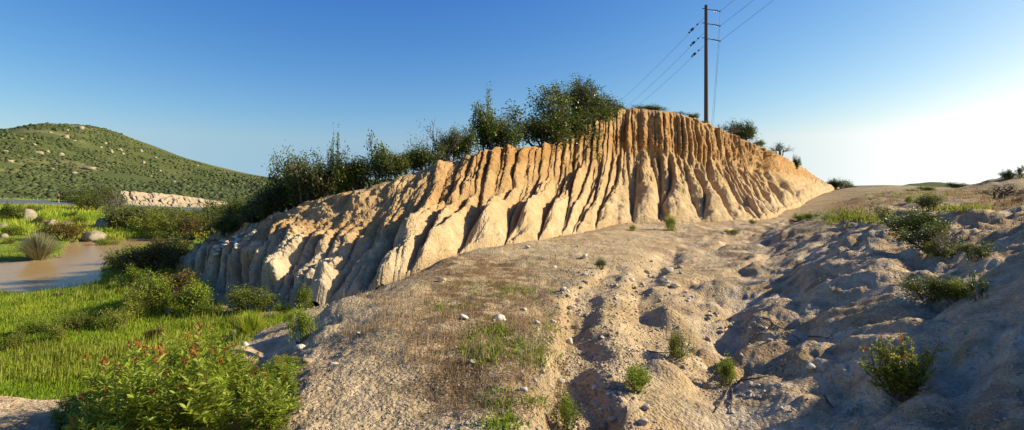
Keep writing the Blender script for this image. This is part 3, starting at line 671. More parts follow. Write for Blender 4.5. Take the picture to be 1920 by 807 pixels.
# the long white slab
p = hit(1519, 692); slab = stone(1519, 692, 24, 'w', 'long bright white slab lying on the shaded slope', name='slab', stretch=1.75, rz=1.15)
SC = [(1160, 560, 45, 35, 19, 'p', 'small pale stone among the rubble above the channel', 'rubble stones above the channel', (5, 9)),
      (1075, 590, 24, 45, 17, 'p', 'small stone lying in the stony channel', 'stones in the channel', (6, 11)),
      (1250, 545, 40, 22, 17, 'p', 'small stone in the rubble right of the rill', 'stones beside the rill', (6, 11)),
      (1225, 515, 18, 28, 12, 'p', 'little stone in the bed of the rill', 'stones in the rill', (5, 8)),
      (1395, 612, 42, 20, 22, 'p', 'small stone of the shaded pebble heap on the slope', 'pebbles of the upper shaded heap', (5, 10)),
      (1335, 595, 14, 8, 10, 't', 'tan stone of the small lit heap at the shade edge', 'stones at the shade edge', (7, 11)),
      (1400, 735, 34, 24, 20, 'p', 'small stone in the heap below the dry root', 'pebbles of the lower shaded heap', (5, 10)),
      (1460, 690, 30, 16, 14, 'p', 'small stone in the shaded crease of the slope', 'stones in the shaded crease', (5, 8)),
      (1590, 785, 24, 22, 14, 'p', 'small stone of the shaded heap by the bottom edge', 'pebbles by the bottom edge', (5, 10)),
      (1150, 750, 55, 35, 20, 'p', 'small stone scattered round the lowest green tuft', 'stones round the lowest tuft', (6, 11)),
      (1070, 500, 60, 40, 12, 'p', 'small pale stone on the sandy track', 'stones scattered on the track', (4, 6)),
      (1150, 630, 60, 40, 12, 't', 'small tan stone on the lit earth below the rubble', 'stones on the lit earth', (5, 9))]
for px, py, sx_, sy_, n, kd, lb, gp_, wr in SC:
    for k in range(n):
        stone(px + random.gauss(0, sx_ * .6), min(py + random.gauss(0, sy_ * .6), 806), random.uniform(*wr), kd if random.random() < .45 else 'w' if random.random() < .6 else 'pwt'[random.randrange(3)], lb, gp_)
# limestone lumps in the band at the left end of the cliff
def onc(px, py):
    d = Vector(((px - 960) / F, 1, (HY - py) / F)).normalized(); l, n, i, t_ = bvh_c.ray_cast(Vector((0, 0, 0)), d); return l
for k in range(36):
    px = random.uniform(404, 480); py = 470 - (px - 404) * .42 + random.gauss(-8, 7) + 8
    q = onc(px, py)
    if q: stone(px, py, random.uniform(7, 13), 'w' if k % 3 else 'p', 'pale limestone lump in the band at the cliff\'s left end', 'limestone lumps in the cliff band', p=q, sink=.3)
for k in range(14):
    px = random.uniform(525, 570); py = 445 + random.gauss(0, 5) - (px - 525) * .1
    q = onc(px, py)
    if q: stone(px, py, random.uniform(4, 8), 'w', 'white lump in the short stone band beneath the lit cliff spur', 'white lumps beneath the lit cliff spur', p=q, sink=.3)
# boulders beyond the pond
def boulder(px, py, w, h, label, seed, depth=1.0, name='boulder'):
    V, Fc = ico(3); q = np.random.default_rng(seed)
    for _ in range(14):
        d = q.normal(size=3); d[2] = abs(d[2]) * .8; d /= np.linalg.norm(d); hh = q.uniform(.55, .9); V = V - np.outer(np.maximum(V @ d - hh, 0), d)
    V = V * (1 + 0.05 * fbm(V[:, 0] * 2 + seed, V[:, 1] * 2 + V[:, 2] * 2, seed, 4))[:, None]
    p = hit(px, py); ww = w * p.y / F / 2; h_ = h * p.y / F
    V = V * np.array([ww * 1.1, ww * depth, h_ / 1.5 * 1.0])
    o = link(name, mesh_np(name, V, Fc, [M_GRAN], smooth=False), None, (p.x, p.y + ww * depth * .6, p.z + h_ * .3), label, 'boulder', 'boulders beyond the pond')
    return o
boulder(48, 417, 24, 32, 'tall pointed granite boulder behind the pond left of the bank', 501)
boulder(64, 424, 30, 18, 'low sloping granite boulder right of the tall pointed one', 502)
boulder(88, 430, 28, 20, 'leaning granite boulder at the right end of the rock row', 503)
boulder(2, 432, 20, 14, 'grey boulder cut by the left edge of the picture', 504)
boulder(3, 446, 14, 9, 'small grey boulder low at the left edge', 505)
boulder(170, 451, 42, 21, 'broad rounded granite boulder at the water\'s edge', 506)
boulder(186, 432, 36, 24, 'angular split boulder standing above the rounded one', 507)
boulder(118, 426, 30, 12, 'flat pale rock in the grass before the bushes', 508)
# rocky outcrops up on the far hill
for k, (px, py, w, h) in enumerate([(152, 243, 16, 9), (128, 246, 9, 5), (95, 250, 8, 5), (75, 290, 20, 10), (90, 288, 9, 10), (116, 292, 12, 7), (66, 274, 9, 7), (125, 260, 14, 8), (140, 266, 9, 6), (198, 270, 8, 5),
        (210, 287, 9, 9), (226, 284, 14, 7), (232, 290, 8, 5), (190, 278, 7, 4), (265, 286, 10, 7), (270, 308, 7, 8), (292, 298, 10, 5), (170, 318, 26, 7), (140, 326, 14, 6), (162, 330, 8, 6), (370, 312, 9, 4), (325, 342, 12, 4), (10, 285, 12, 5), (42, 262, 8, 4), (20, 305, 16, 7), (300, 322, 8, 4), (435, 348, 16, 4), (250, 262, 7, 4), (60, 300, 8, 4), (100, 318, 7, 4)]):
    d0 = np.linspace(115, 640, 400); xx = (px - 960) / F * d0; zz = hill_z(xx, d0); ray = (HY - py) / F * d0
    ii = np.where(zz >= ray)[0]; Yh = d0[ii[0]] if len(ii) else 612.0
    V, Fc = ico(2); q = np.random.default_rng(600 + k)
    for _ in range(10):
        d = q.normal(size=3); d /= np.linalg.norm(d); V = V - np.outer(np.maximum(V @ d - q.uniform(.5, .9), 0), d)
    V = V * (1 + .12 * q.normal(size=(len(V), 1))) * np.array([w * Yh / F / 2 * .85, w * Yh / F / 2, h * Yh / F / 1.9])
    xh = (px - 960) / F * Yh
    link('rock_outcrop', mesh_np('rock_outcrop', V, Fc, [M_GRAN]), None, (xh, Yh - .5, float(hill_z(np.array([xh]), np.array([Yh]))[0]) + h * Yh / F * .2),
         'pale rock outcrop crowning the hill\'s summit' if k == 0 else 'pale rock outcrop showing through the scrub of the distant hillside', 'rock outcrop', None if k == 0 else 'rock outcrops on the hillside')

# pale cut bank by the road
bt = [(225, 359, 84), (260, 360, 88), (300, 363, 92), (340, 367, 97), (380, 373, 101), (420, 379, 105), (445, 386, 108)]
bb = [(236, 386, 76), (270, 390, 79), (306, 394, 82), (345, 396, 86), (385, 397, 91), (425, 397, 96), (452, 397, 100)]
Tq = np.array([P(*a) for a in bt]); Bq = np.array([P(*a) for a in bb])
ss = np.linspace(0, 6, 150); Tq = hermite(np.arange(7.), Tq, ss); Bq = hermite(np.arange(7.), Bq, ss)
Tq[:, 2] += 0.18 * fbm(ss * 2.5, ss * 0, 702, 3)
R_ = []
for k, t_ in enumerate(np.linspace(0, 1, 36)):
    p = Tq * (1 - t_) + Bq * t_; p[:, 2] = Tq[:, 2] + (Bq[:, 2] - Tq[:, 2]) * (t_**0.9)
    d = (0.55 * np.abs(noise(ss * 5.2 + 1.5 * t_, np.full(150, t_ * 2.5), 700)) + 0.8 * fbm(ss * 1.7, np.full(150, t_ * 2), 703, 3) + 0.3 * fbm(ss * 9, np.full(150, t_ * 6), 701, 3)) * (0.3 + 0.7 * math.sin(math.pi * min(t_ * 1.1, 1)))
    p[:, 1] -= d; p[:, 2] += d * .35; R_.append(p)
R_.insert(0, Tq + np.array([0, 6, -1.5]))
bc = np.ones((len(R_) * 150, 3)) * np.array((0.43, 0.34, 0.21))
link('cut_bank', mesh_np('cut_bank', np.concatenate(R_), grid_faces(len(R_), 150), [M_CLIFF], {'Col': bc}, smooth=True), kind='structure')

# ------------------------------------------------------------------ plant builders
class Parts:
    def __init__(s): s.tv, s.tf, s.lp, s.ld, s.ls, s.lw, s.la = [], [], [], [], [], [], []; s.n = 0
    def tube(s, pts, r0, r1, k=5):
        pts = [Vector(p) for p in pts]; n = len(pts)
        for i, p in enumerate(pts):
            d = (pts[min(i + 1, n - 1)] - pts[max(i - 1, 0)]); d = d.normalized() if d.length > 1e-6 else Vector((0, 0, 1))
            a = d.orthogonal().normalized(); b = d.cross(a); r = r0 + (r1 - r0) * i / (n - 1)
            for j in range(k): s.tv.append(p + (a * math.cos(6.283 * j / k) + b * math.sin(6.283 * j / k)) * r)
        for i in range(n - 1):
            for j in range(k): s.tf.append((s.n + i * k + j, s.n + i * k + (j + 1) % k, s.n + (i + 1) * k + (j + 1) % k, s.n + (i + 1) * k + j))
        s.n += n * k
    def leaf(s, p, d, L, w, a): s.lp.append(tuple(p)); s.ld.append(tuple(d)); s.ls.append(L); s.lw.append(w); s.la.append(a)
    def stem_mesh(s, name, mat): return mesh_np(name, np.array([tuple(v) for v in s.tv]), np.array(s.tf), [mat], smooth=True)
    def leaf_mesh(s, name, mat, rg, droop=0.15, rows=1):
        p = np.array(s.lp); d = np.array(s.ld); L = np.array(s.ls)[:, None]; w = np.array(s.lw)[:, None]; n = len(p)
        d = d / (np.linalg.norm(d, axis=1)[:, None] + 1e-9)
        side = np.cross(d, rg.normal(size=(n, 3)) * .6 + np.array([0, 0, 1])); side /= np.linalg.norm(side, axis=1)[:, None] + 1e-9
        dn = np.array([0, 0, -1.0])
        if rows == 1:
            V = np.stack([p, p + d * L * .5 + side * w, p + d * L + dn * L * droop, p + d * L * .5 - side * w], 1).reshape(-1, 3)
            Fc = np.arange(4 * n).reshape(-1, 4); at = np.repeat(s.la, 4)
        else:
            a, b = p + d * L * .35 + dn * L * droop * .1, p + d * L * .7 + dn * L * droop * .45
            V = np.stack([p - side * w * .25, p + side * w * .25, a - side * w, a + side * w, b - side * w * .8, b + side * w * .8, p + d * L + dn * L * droop - side * w * .08, p + d * L + dn * L * droop + side * w * .08], 1).reshape(-1, 3)
            o = 8 * np.arange(n)[:, None]
            Fc = np.concatenate([o + np.array([0, 1, 3, 2]), o + np.array([2, 3, 5, 4]), o + np.array([4, 5, 7, 6])]); at = np.repeat(s.la, 8)
        return mesh_np(name, V, Fc, [mat], {'v': np.clip(at, 0, 1)})

def rdir(rg): v = rg.normal(size=3); return v / np.linalg.norm(v)

def woody(seed, h, w, stems, levels, leaves, lsize, mats, spread=.9, lean=(0, 0), gap=0.0, kids=(3, 5), clump=.16, trunk=None, lw=.42, up=.35):
    """a shrub or small tree: forking limbs with leaf clumps round the outer twigs, fitted to width w and height h"""
    rg = np.random.default_rng(seed); G = Parts(); tips = []
    def grow(p, d, L, r, lev):
        pts = [p]; q = p.copy(); dd = d.copy(); n = 4 if lev == 0 else 3
        for i in range(n):
            dd = dd + rg.normal(size=3) * .22 + np.array([0, 0, .06]); dd /= np.linalg.norm(dd); q = q + dd * L / n; pts.append(q.copy())
        G.tube(pts, r, r * .62, 5 if lev < 2 else 3)
        if lev >= levels: tips.append((q, dd)); tips.append((pts[-2], dd)); return
        if lev == levels - 1: tips.append((pts[-2], dd))
        if lev == 0 and stems > 2: tips.append((pts[2], dd)); tips.append((pts[1] + rdir(rg) * w * .1, dd))
        for c in range(rg.integers(*kids)):
            nd = dd * .75 + rdir(rg) * spread + np.array([0, 0, up * .5]); nd /= np.linalg.norm(nd)
            st = pts[rg.integers(max(1, n - 2), n + 1)]
            grow(st.copy(), nd, L * rg.uniform(.58, .85), r * .6, lev + 1)
    for k in range(stems):
        a = rg.uniform(0, 6.283); sp = rg.uniform(.15, .9) if stems > 1 else .1
        d = np.array([math.cos(a) * sp + lean[0], math.sin(a) * sp + lean[1], 1.0]); d /= np.linalg.norm(d)
        b = np.array([math.cos(a), math.sin(a), 0]) * (rg.uniform(0, w * .28) if stems > 1 else 0)
        if stems > 1: G.tube([np.array([0, 0, -.03 * h]), b * .6 + np.array([0, 0, -.005 * h]), b + d * h * .02], h * .018 + .008, h * .016 + .008)
        grow(b, d, (trunk or h * .34) * rg.uniform(.8, 1.15), h * .016 + .008, 0)
    T = np.array([t_[0] for t_ in tips]); D = np.array([t_[1] for t_ in tips])
    T[:, :2] -= np.array([T[:, 0].mean(), T[:, 1].mean()]) * np.clip(T[:, 2:] / max(T[:, 2].max(), .1), 0, 1); top = np.percentile(T[:, 2], 96); wid = np.percentile(np.hypot(T[:, 0] - T[:, 0].mean(), T[:, 1] - T[:, 1].mean()), 86) + 1e-6
    keep = rg.random(len(T)) > gap
    per = max(1, int(leaves / max(1, keep.sum())))
    for t_, d_ in zip(T[keep], D[keep]):
        tone = rg.normal(.45, .17)
        for c in range(per):
            o = rg.normal(size=3) * clump * h * np.array([1, 1, .8]) * .45
            ld = d_ * .5 + rdir(rg) + np.array([0, 0, .25])
            G.leaf(t_ + o, ld, lsize * rg.uniform(.7, 1.3), lsize * lw * rg.uniform(.7, 1.2), tone + rg.normal(0, .14))
    sxy = (w / 2) / (wid + clump * h * .35); szz = h / (top + clump * h * .3)
    sc = np.array([sxy, sxy, szz])
    G.tv = [Vector(tuple(np.array(v) * sc)) for v in G.tv]; G.lp = [tuple(np.array(p) * sc) for p in G.lp]
    return G.leaf_mesh('foliage', mats[0], rg), G.stem_mesh('stem', mats[1])

def place(name, protos, loc, label, cat, group=None, scale=(1, 1, 1), rz=None, tilt=(0, 0), parts=('foliage', 'stem'), kinds=('stuff', None)):
    r = link(name, None, None, loc, label, cat, group)
    r.empty_display_size = .2
    r.rotation_euler = (tilt[0], tilt[1], random.uniform(0, 6.283) if rz is None else rz); r.scale = scale
    for me, pn, kd in zip(protos, parts, kinds): link(pn, me, r, kind=kd)
    return r

# shared plant meshes, one metre tall and about one metre wide
PR = {'dark': [woody(700 + k, 1, 1.05, 9, 3, 6500, .05, (M_DARK, M_BARK), clump=.15) for k in range(4)],
      'olive': [woody(720 + k, 1, 1.15, 7, 3, 4200, .05, (M_OLIVE, M_BARK), clump=.17) for k in range(4)],
      'bright': [woody(740 + k, 1, 1.1, 9, 2, 3000, .075, (M_BRIGHT, M_BARK), clump=.17, lw=.25) for k in range(3)],
      'yellow': [woody(750 + k, 1, 1.1, 10, 2, 2800, .075, (M_YELLOW, M_STEMG), clump=.15, lw=.22) for k in range(3)],
      'rust': [woody(760 + k, 1, 1.1, 8, 3, 3800, .05, (M_RUST, M_BARK), clump=.16) for k in range(2)],
      'grey': [woody(770 + k, 1, 1.1, 6, 3, 900, .035, (M_GREY, M_TWIG), clump=.12) for k in range(2)],
      'loose': [woody(780 + k, 1, .9, 4, 3, 1900, .055, (M_DARK, M_BARK), clump=.11, gap=.15, spread=.75) for k in range(3)]}
def bush(px, py, w, h, kind, label, group=None, name='bush', Y=None, cat='bush', sink=.06, tilt=(0, 0)):
    p = P(px, py, Y) if Y else hit(px, py)
    if Y: p.z = min(p.z, zat(p.x, p.y) + .1) if zat(p.x, p.y) > -50 else p.z
    ww, hh = w * p.y / F, h * p.y / F
    if Y: hh *= .9
    if Y: hh += max(0, ((HY - py) / F * Y - p.z))
    return place(name, random.choice(PR[kind]), (p.x, p.y, p.z - hh * sink), label, cat, group, (ww, (ww + hh) / 2, hh * 1.04), tilt=tilt)

# --- bushes along the crest of the cliff
CG = 'bushes along the cliff crest'
# the big tree on the crest is its own plant
big = woody(801, 2.75, 3.7, 6, 4, 14000, .085, (M_DARK, M_BARK), spread=1.0, clump=.075, gap=.3, trunk=1.0, up=.2)
p = P(1072, 262, 26.6); p.z = zat(p.x, p.y) - .05
place('crest_tree', big, p, 'large dark evergreen tree with a rounded crown on the cliff crest', 'tree', rz=.6, parts=('crown', 'trunk'))
crest = [(1022, 272, 110, 66, 'dark', 24.3, 'dark leafy bush hanging over the cliff below the large tree\'s left side'), (1068, 266, 90, 56, 'dark', 26.0, 'dark green bush beneath the large crest tree'),
 (1105, 246, 90, 66, 'dark', 27.2, 'dark bush under the right side of the large crest tree'), (1125, 230, 54, 52, 'olive', 27.9, 'sunlit bush at the right end of the large crest tree'),
 (925, 272, 100, 62, 'dark', 21.9, 'dense dark bush left of the large crest tree'), (908, 270, 42, 98, 'loose', 22.0, 'slender upright tree rising out of the dense dark bush'), (946, 268, 34, 62, 'grey', 22.2, 'thin grey twiggy bush beside the slender tree'),
 (870, 285, 46, 42, 'dark', 20.6, 'small dark bush left of the dense dark one'), (845, 290, 40, 50, 'olive', 20.8, 'small olive bush by the grey twiggy shrub'),
 (808, 300, 84, 70, 'grey', 20.0, 'grey half-bare shrub with wispy branches on the slope'), (790, 312, 70, 40, 'dark', 19.5, 'low dark bush beneath the grey half-bare shrub'),
 (712, 338, 52, 86, 'loose', 18.9, 'round-headed small tree standing above the hedge of bushes'), (738, 332, 60, 48, 'olive', 18.9, 'yellowish bush right of the round-headed small tree'),
 (760, 325, 70, 42, 'olive', 19.4, 'olive low bush between the round-headed tree and the grey shrub'),
 (680, 352, 76, 62, 'olive', 18.9, 'olive bush left of the round-headed small tree'), (628, 352, 26, 100, 'loose', 20.5, 'tall thin tree with a leafy tuft at its tip'),
 (650, 362, 70, 70, 'dark', 18.6, 'dark bush in the middle of the slope hedge'), (600, 378, 100, 84, 'olive', 18.6, 'broad olive bush in the slope hedge'),
 (566, 392, 70, 96, 'dark', 18.9, 'tall dark bush near the left of the hedge'), (585, 372, 50, 82, 'loose', 20.5, 'loose pale topped bush behind the hedge'), (540, 375, 52, 84, 'olive', 20.4, 'sunlit yellow green bush at the hedge\'s left end'),
 (522, 400, 70, 66, 'dark', 19.4, 'dark shaded bush below the yellow green one'), (490, 414, 66, 50, 'dark', 20.2, 'low dark bush where the hedge meets the ridge'),
 (455, 424, 60, 50, 'dark', 22.0, 'dark bush at the foot of the hedge above the pond'), (425, 436, 60, 50, 'olive', 24.0, 'olive bush at the hedge foot by the pond inlet'), (500, 412, 18, 20, 'rust', 18.9, 'small rust coloured bush on the pale ridge'),
 (1160, 210, 34, 16, 'dark', 31.5, 'small dark bush on the cliff top beside the tree'), (1208, 212, 58, 15, 'olive', 31.5, 'flat sunlit bush on top of the highest columns'),
 (1275, 218, 34, 10, 'grey', 31.5, 'thin dry bush left of the utility pole'), (1298, 226, 22, 14, 'dark', 33, 'small dark bush just left of the utility pole'), (1316, 236, 24, 9, 'olive', 34, 'tiny green bush at the foot of the utility pole'),
 (1356, 252, 44, 24, 'grey', 39, 'grey green bush right of the utility pole'), (1393, 262, 46, 36, 'dark', 41.5, 'rounded dark bush on the crest right of the pole'), (1424, 276, 24, 14, 'olive', 45, 'small green bush beyond the rounded dark one'),
 (1458, 290, 40, 24, 'grey', 52, 'wispy dry bush on the descending crest'), (1492, 304, 14, 10, 'dark', 62, 'tiny dark bush near the end of the crest'),
 (1572, 356, 44, 20, 'dark', 92, 'green bush at the far end of the cliff'), (1595, 355, 24, 10, 'dark', 100, 'small bush on the horizon past the cliff\'s end')]
for px, py, w, h, kd, Yb, lb in crest: bush(px, py, w, h, kd, lb, CG, Y=Yb, name='slope_tree' if 'tree' in lb and 'tree\'s' not in lb and kd == 'loose' else 'crest_bush', cat='tree' if kd == 'loose' and 'tree' in lb else 'bush')

# --- bushes round the pond and up to the road
VG = 'bushes round the pond'
pondb = [(275, 512, 95, 52, 'rust', 'large rusty green bush on the near right bank of the pond'), (325, 505, 60, 60, 'dark', 'shaded dark bush behind the rusty one'), (235, 510, 60, 40, 'yellow', 'yellow green bush at the pond edge left of the rusty bush'),
 (300, 480, 44, 30, 'rust', 'brownish bush at the back of the rusty one'), (240, 432, 70, 46, 'olive', 'olive bush at the far shore of the pond'), (275, 440, 60, 40, 'yellow', 'yellowish reeds bush at the far shore'),
 (330, 448, 70, 44, 'yellow', 'yellow tinged bush at the pond inlet'), (365, 446, 44, 40, 'rust', 'rusty bush at the pond inlet'), (300, 434, 70, 42, 'olive', 'olive bush in the thicket behind the far shore'),
 (345, 430, 80, 38, 'olive', 'wide olive bush right of the thicket\'s middle'), (390, 438, 60, 40, 'olive', 'olive bush at the right end of the thicket'), (250, 408, 60, 22, 'bright', 'bright green bush in the thicket'),
 (200, 400, 60, 36, 'grey', 'greyish bush in the middle of the thicket'), (300, 410, 60, 20, 'bright', 'fresh green bush below the pale cut bank'), (165, 398, 56, 34, 'olive', 'olive bush right of the road sign'), (212, 392, 44, 28, 'olive', 'olive bush near the left end of the pale cut bank'),
 (145, 384, 44, 26, 'dark', 'dark bush at the end of the visible road'), (185, 380, 50, 28, 'olive', 'pale olive bush beyond the road'), (105, 366, 34, 20, 'grey', 'grey green bush behind the road sign'),
 (45, 368, 36, 28, 'dark', 'round dark green tree on the far side of the road'), (15, 368, 34, 24, 'olive', 'olive bush left of the round dark tree'), (80, 368, 40, 20, 'olive', 'olive bush right of the round dark tree'),
 (120, 452, 60, 36, 'rust', 'brownish bush between the rush tussock and the boulder'), (150, 424, 30, 20, 'bright', 'green bush above the water\'s edge boulder'), (22, 416, 34, 32, 'dark', 'dark bush left of the tall pointed boulder'),
 (62, 400, 22, 16, 'yellow', 'small yellow green bush on top of the rock row'), (25, 442, 40, 18, 'bright', 'low bright bush in front of the rock row'), (135, 410, 24, 12, 'dark', 'small dark bush in the roadside grass'), (18, 457, 24, 10, 'yellow', 'small yellow tuft bush at the left edge'),
 (78, 425, 26, 22, 'bright', 'green bush between the granite boulders'), (205, 464, 40, 16, 'yellow', 'low yellow green bush standing in the shallow water'),
 (260, 590, 60, 50, 'yellow', 'yellow green shrub among the grass left of the sandy patch'), (290, 578, 60, 62, 'bright', 'fresh green shrub with a pale stem in the grass'), (325, 565, 70, 52, 'rust', 'brown tipped shrub behind the fresh green one'), (370, 588, 60, 58, 'bright', 'upright bright green shrub by the sandy floor'),
 (250, 540, 50, 36, 'bright', 'green shrub at the grassy point of the pond'), (350, 545, 40, 30, 'yellow', 'small yellow shrub in front of the cliff\'s left foot'), (400, 425, 60, 42, 'dark', 'dark bush at the far right of the thicket'), (447, 408, 56, 34, 'olive', 'olive bush behind the hedge\'s foot'),
 (430, 438, 50, 36, 'dark', 'dark bush beside the cliff\'s left end'), (375, 412, 44, 18, 'olive', 'olive bush in front of the distant road bend'), (335, 408, 46, 16, 'bright', 'small green bush under the middle of the cut bank'),
 (465, 586, 74, 46, 'yellow', 'yellow green shrub on the pale sandy floor below the cliff'), (100, 645, 40, 34, 'yellow', 'yellowish plant in the grass at the shadow edge'), (20, 660, 46, 34, 'yellow', 'yellowish plant in the grass at the left edge'), (140, 618, 60, 30, 'yellow', 'pale plant clump in the middle of the meadow'), (60, 628, 50, 26, 'bright', 'green plant clump in the meadow'), (215, 620, 46, 40, 'yellow', 'yellow green plant clump right of the meadow'), (290, 640, 30, 24, 'rust', 'orange tinged weed in the meadow')]
for px, py, w, h, kd, lb in pondb: bush(px, py, w, h, kd, lb, VG, name='shrub' if py > 500 else 'bush', cat='shrub' if py > 500 else 'bush')

# --- bushes on the right slope
for a in [(1722, 448, 100, 52, 'dark', 'dense rounded green bush on the upper right slope'), (1742, 470, 86, 52, 'olive', 'sunlit rounded bush in front of the dense green one'), (1790, 480, 60, 46, 'grey', 'dry brownish grey bush between two green ones'),
          (1826, 488, 50, 34, 'olive', 'small green bush at the right end of the dry one'), (1762, 478, 60, 24, 'yellow', 'low yellow green bush below the sunlit rounded one'), (1752, 568, 80, 50, 'olive', 'green bush lower on the shaded right slope'),
          (1800, 560, 40, 36, 'yellow', 'thin yellowish bush right of the lower green one'), (1832, 565, 36, 50, 'loose', 'dark wispy bush on the shaded slope'), (1742, 396, 40, 32, 'olive', 'small upright bush on the skyline grass'),
          (1890, 372, 76, 26, 'grey', 'wide grey green bush near the right skyline'), (1706, 382, 18, 14, 'bright', 'tiny bright green bush on the far grass'), (1730, 358, 44, 8, 'bright', 'low green bush on the right horizon'), (1790, 352, 40, 9, 'dark', 'low dark bush on the right horizon'),
          (1888, 336, 20, 17, 'dark', 'dark bush on the spoil heap at the right'), (1912, 334, 24, 22, 'loose', 'leafy bush cut by the right edge of the picture'), (1915, 380, 20, 14, 'grey', 'dry tuft bush at the right edge')]:
    bush(*a, group='bushes on the right slope')

# --- small fresh tufts of green shoots
for a in [(568, 640, 36, 54, 'bright', 'fresh green plant on the shaded flank left of the mound'), (571, 582, 24, 40, 'bright', 'dark green plant at the foot of the cliff'), (530, 592, 46, 20, 'bright', 'low dark green plant on the sandy floor'), (543, 612, 20, 24, 'bright', 'small green plant left of the flank\'s fresh plant'),
          (1192, 735, 52, 46, 'bright', 'fresh green tuft lowest on the stony track'), (1276, 668, 52, 40, 'yellow', 'yellow green tuft at the shade edge'), (1257, 432, 20, 26, 'yellow', 'yellow green sprig at the cliff foot'), (1186, 433, 14, 10, 'yellow', 'tiny yellow sprig at the cliff foot'),
          (1362, 720, 26, 44, 'bright', 'thin green sprig above the dry root'), (1125, 505, 20, 18, 'olive', 'small sprig on the sandy track'), (1373, 440, 26, 9, 'yellow', 'low yellow plant on the track by the gully'), (1412, 420, 14, 8, 'yellow', 'tiny plant near the cliff foot on the right'), (1495, 416, 24, 14, 'bright', 'green plant on the bank beside the track'), (1516, 413, 20, 12, 'bright', 'second green plant on the bank beside the track'),
          (1060, 806, 36, 60, 'bright', 'green weed growing in the channel at the bottom edge')]:
    bush(*a, group='fresh green plants', name='plant', cat='plant', sink=.03)

# --- bush with red flower heads on the right foreground
def shootset(seed, n, L, leafL, leafW, mat, flowers):
    out = []
    for k in range(n):
        rg = np.random.default_rng(seed + k); G = Parts(); Lk = L * rg.uniform(.8, 1.1)
        pts = []; q = np.zeros(3); d = np.array([rg.normal(0, .12), rg.normal(0, .12), 1.0])
        for i in range(7): pts.append(q.copy()); d = d + rg.normal(size=3) * .09; d /= np.linalg.norm(d); q = q + d * Lk / 6
        G.tube(pts, .0055, .002, 4)
        PT = np.array(pts); nl = int(78 * Lk / .8)
        ends = [(PT, .18, 1.0, nl)]
        for s_ in range(rg.integers(3, 6)):              # side twigs
            t0 = rg.uniform(.35, .85); b0 = PT[int(t0 * 6)]; a = rg.uniform(0, 6.283); dd = np.array([math.cos(a) * .7, math.sin(a) * .7, .8])
            l2 = Lk * rg.uniform(.16, .32); tw = np.array([b0 + dd * l2 * f for f in (0, .35, .7, 1.0)]) + rg.normal(size=(4, 3)) * .006; tw[0] = b0
            G.tube(list(tw), .003, .0015, 3); ends.append((tw, .15, 1.0, int(nl * .4)))
        for pt, f0, f1, cnt in ends:
            for c in range(cnt):
                f = f0 + (f1 - f0) * (c + rg.random()) / cnt; x = f * (len(pt) - 1); i = min(int(x), len(pt) - 2); b0 = pt[i] + (pt[i + 1] - pt[i]) * (x - i)
                a = c * 2.4 + rg.normal(0, .3); rise = .25 + 1.0 * f**2
                dd = np.array([math.cos(a), math.sin(a), rise])
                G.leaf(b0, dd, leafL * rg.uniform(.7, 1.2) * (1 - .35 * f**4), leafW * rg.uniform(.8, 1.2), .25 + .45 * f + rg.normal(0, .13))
        lv = G.leaf_mesh('leaves', mat, rg, droop=.22, rows=3); sm = G.stem_mesh('shoot', M_STEMRED)
        fl = None
        if flowers:
            Q = Parts()
            for pt, *_ in ends[:1]:
                e = pt[-1]
                for c in range(26):
                    o = rdir(rg) * np.array([.018, .018, .028]) * rg.uniform(.3, 1); Q.leaf(e + o + np.array([0, 0, .015]), o + np.array([0, 0, .01]), .020, .0065, rg.uniform(0, 1))
            fl = Q.leaf_mesh('flower_head', M_FLOWER, rg)
        out.append((sm, lv, fl))
    return out
SH = shootset(900, 9, .82, .088, .0075, M_BRIGHT, True)
SH2 = shootset(930, 6, .5, .034, .0068, M_YELLOW, True)
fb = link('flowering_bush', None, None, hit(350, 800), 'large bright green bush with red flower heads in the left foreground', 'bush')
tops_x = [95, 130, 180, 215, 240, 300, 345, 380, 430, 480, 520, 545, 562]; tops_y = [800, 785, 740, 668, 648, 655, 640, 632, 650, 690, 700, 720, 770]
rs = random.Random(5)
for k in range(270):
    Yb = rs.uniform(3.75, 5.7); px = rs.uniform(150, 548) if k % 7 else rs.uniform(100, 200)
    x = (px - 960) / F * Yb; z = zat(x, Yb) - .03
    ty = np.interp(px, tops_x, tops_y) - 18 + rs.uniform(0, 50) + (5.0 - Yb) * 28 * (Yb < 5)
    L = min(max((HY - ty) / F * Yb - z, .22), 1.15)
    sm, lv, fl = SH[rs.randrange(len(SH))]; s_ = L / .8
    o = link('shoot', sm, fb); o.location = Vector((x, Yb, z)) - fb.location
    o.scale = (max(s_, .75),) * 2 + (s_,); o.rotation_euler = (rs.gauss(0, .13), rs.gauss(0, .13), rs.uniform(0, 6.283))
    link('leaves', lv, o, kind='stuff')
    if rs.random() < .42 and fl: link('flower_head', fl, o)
rb = link('flowering_bush', None, None, hit(1690, 742), 'small bush with red flower heads alone on the shaded right slope', 'bush')
for k in range(46):
    a = rs.uniform(0, 6.283); sp = rs.uniform(0, .42)
    sm, lv, fl = SH2[k % len(SH2)]
    o = link('shoot', sm, rb); o.location = (math.cos(a) * .07, math.sin(a) * .07, -.03); s_ = rs.uniform(.72, 1.05)
    o.scale = (.9, .9, s_); o.rotation_euler = (sp * 1.7 * math.sin(a) * -1, sp * 1.7 * math.cos(a), rs.uniform(0, 6.283))
    link('leaves', lv, o, kind='stuff')
    if k % 4 == 0: link('flower_head', fl, o).scale = (.6, .6, 1)

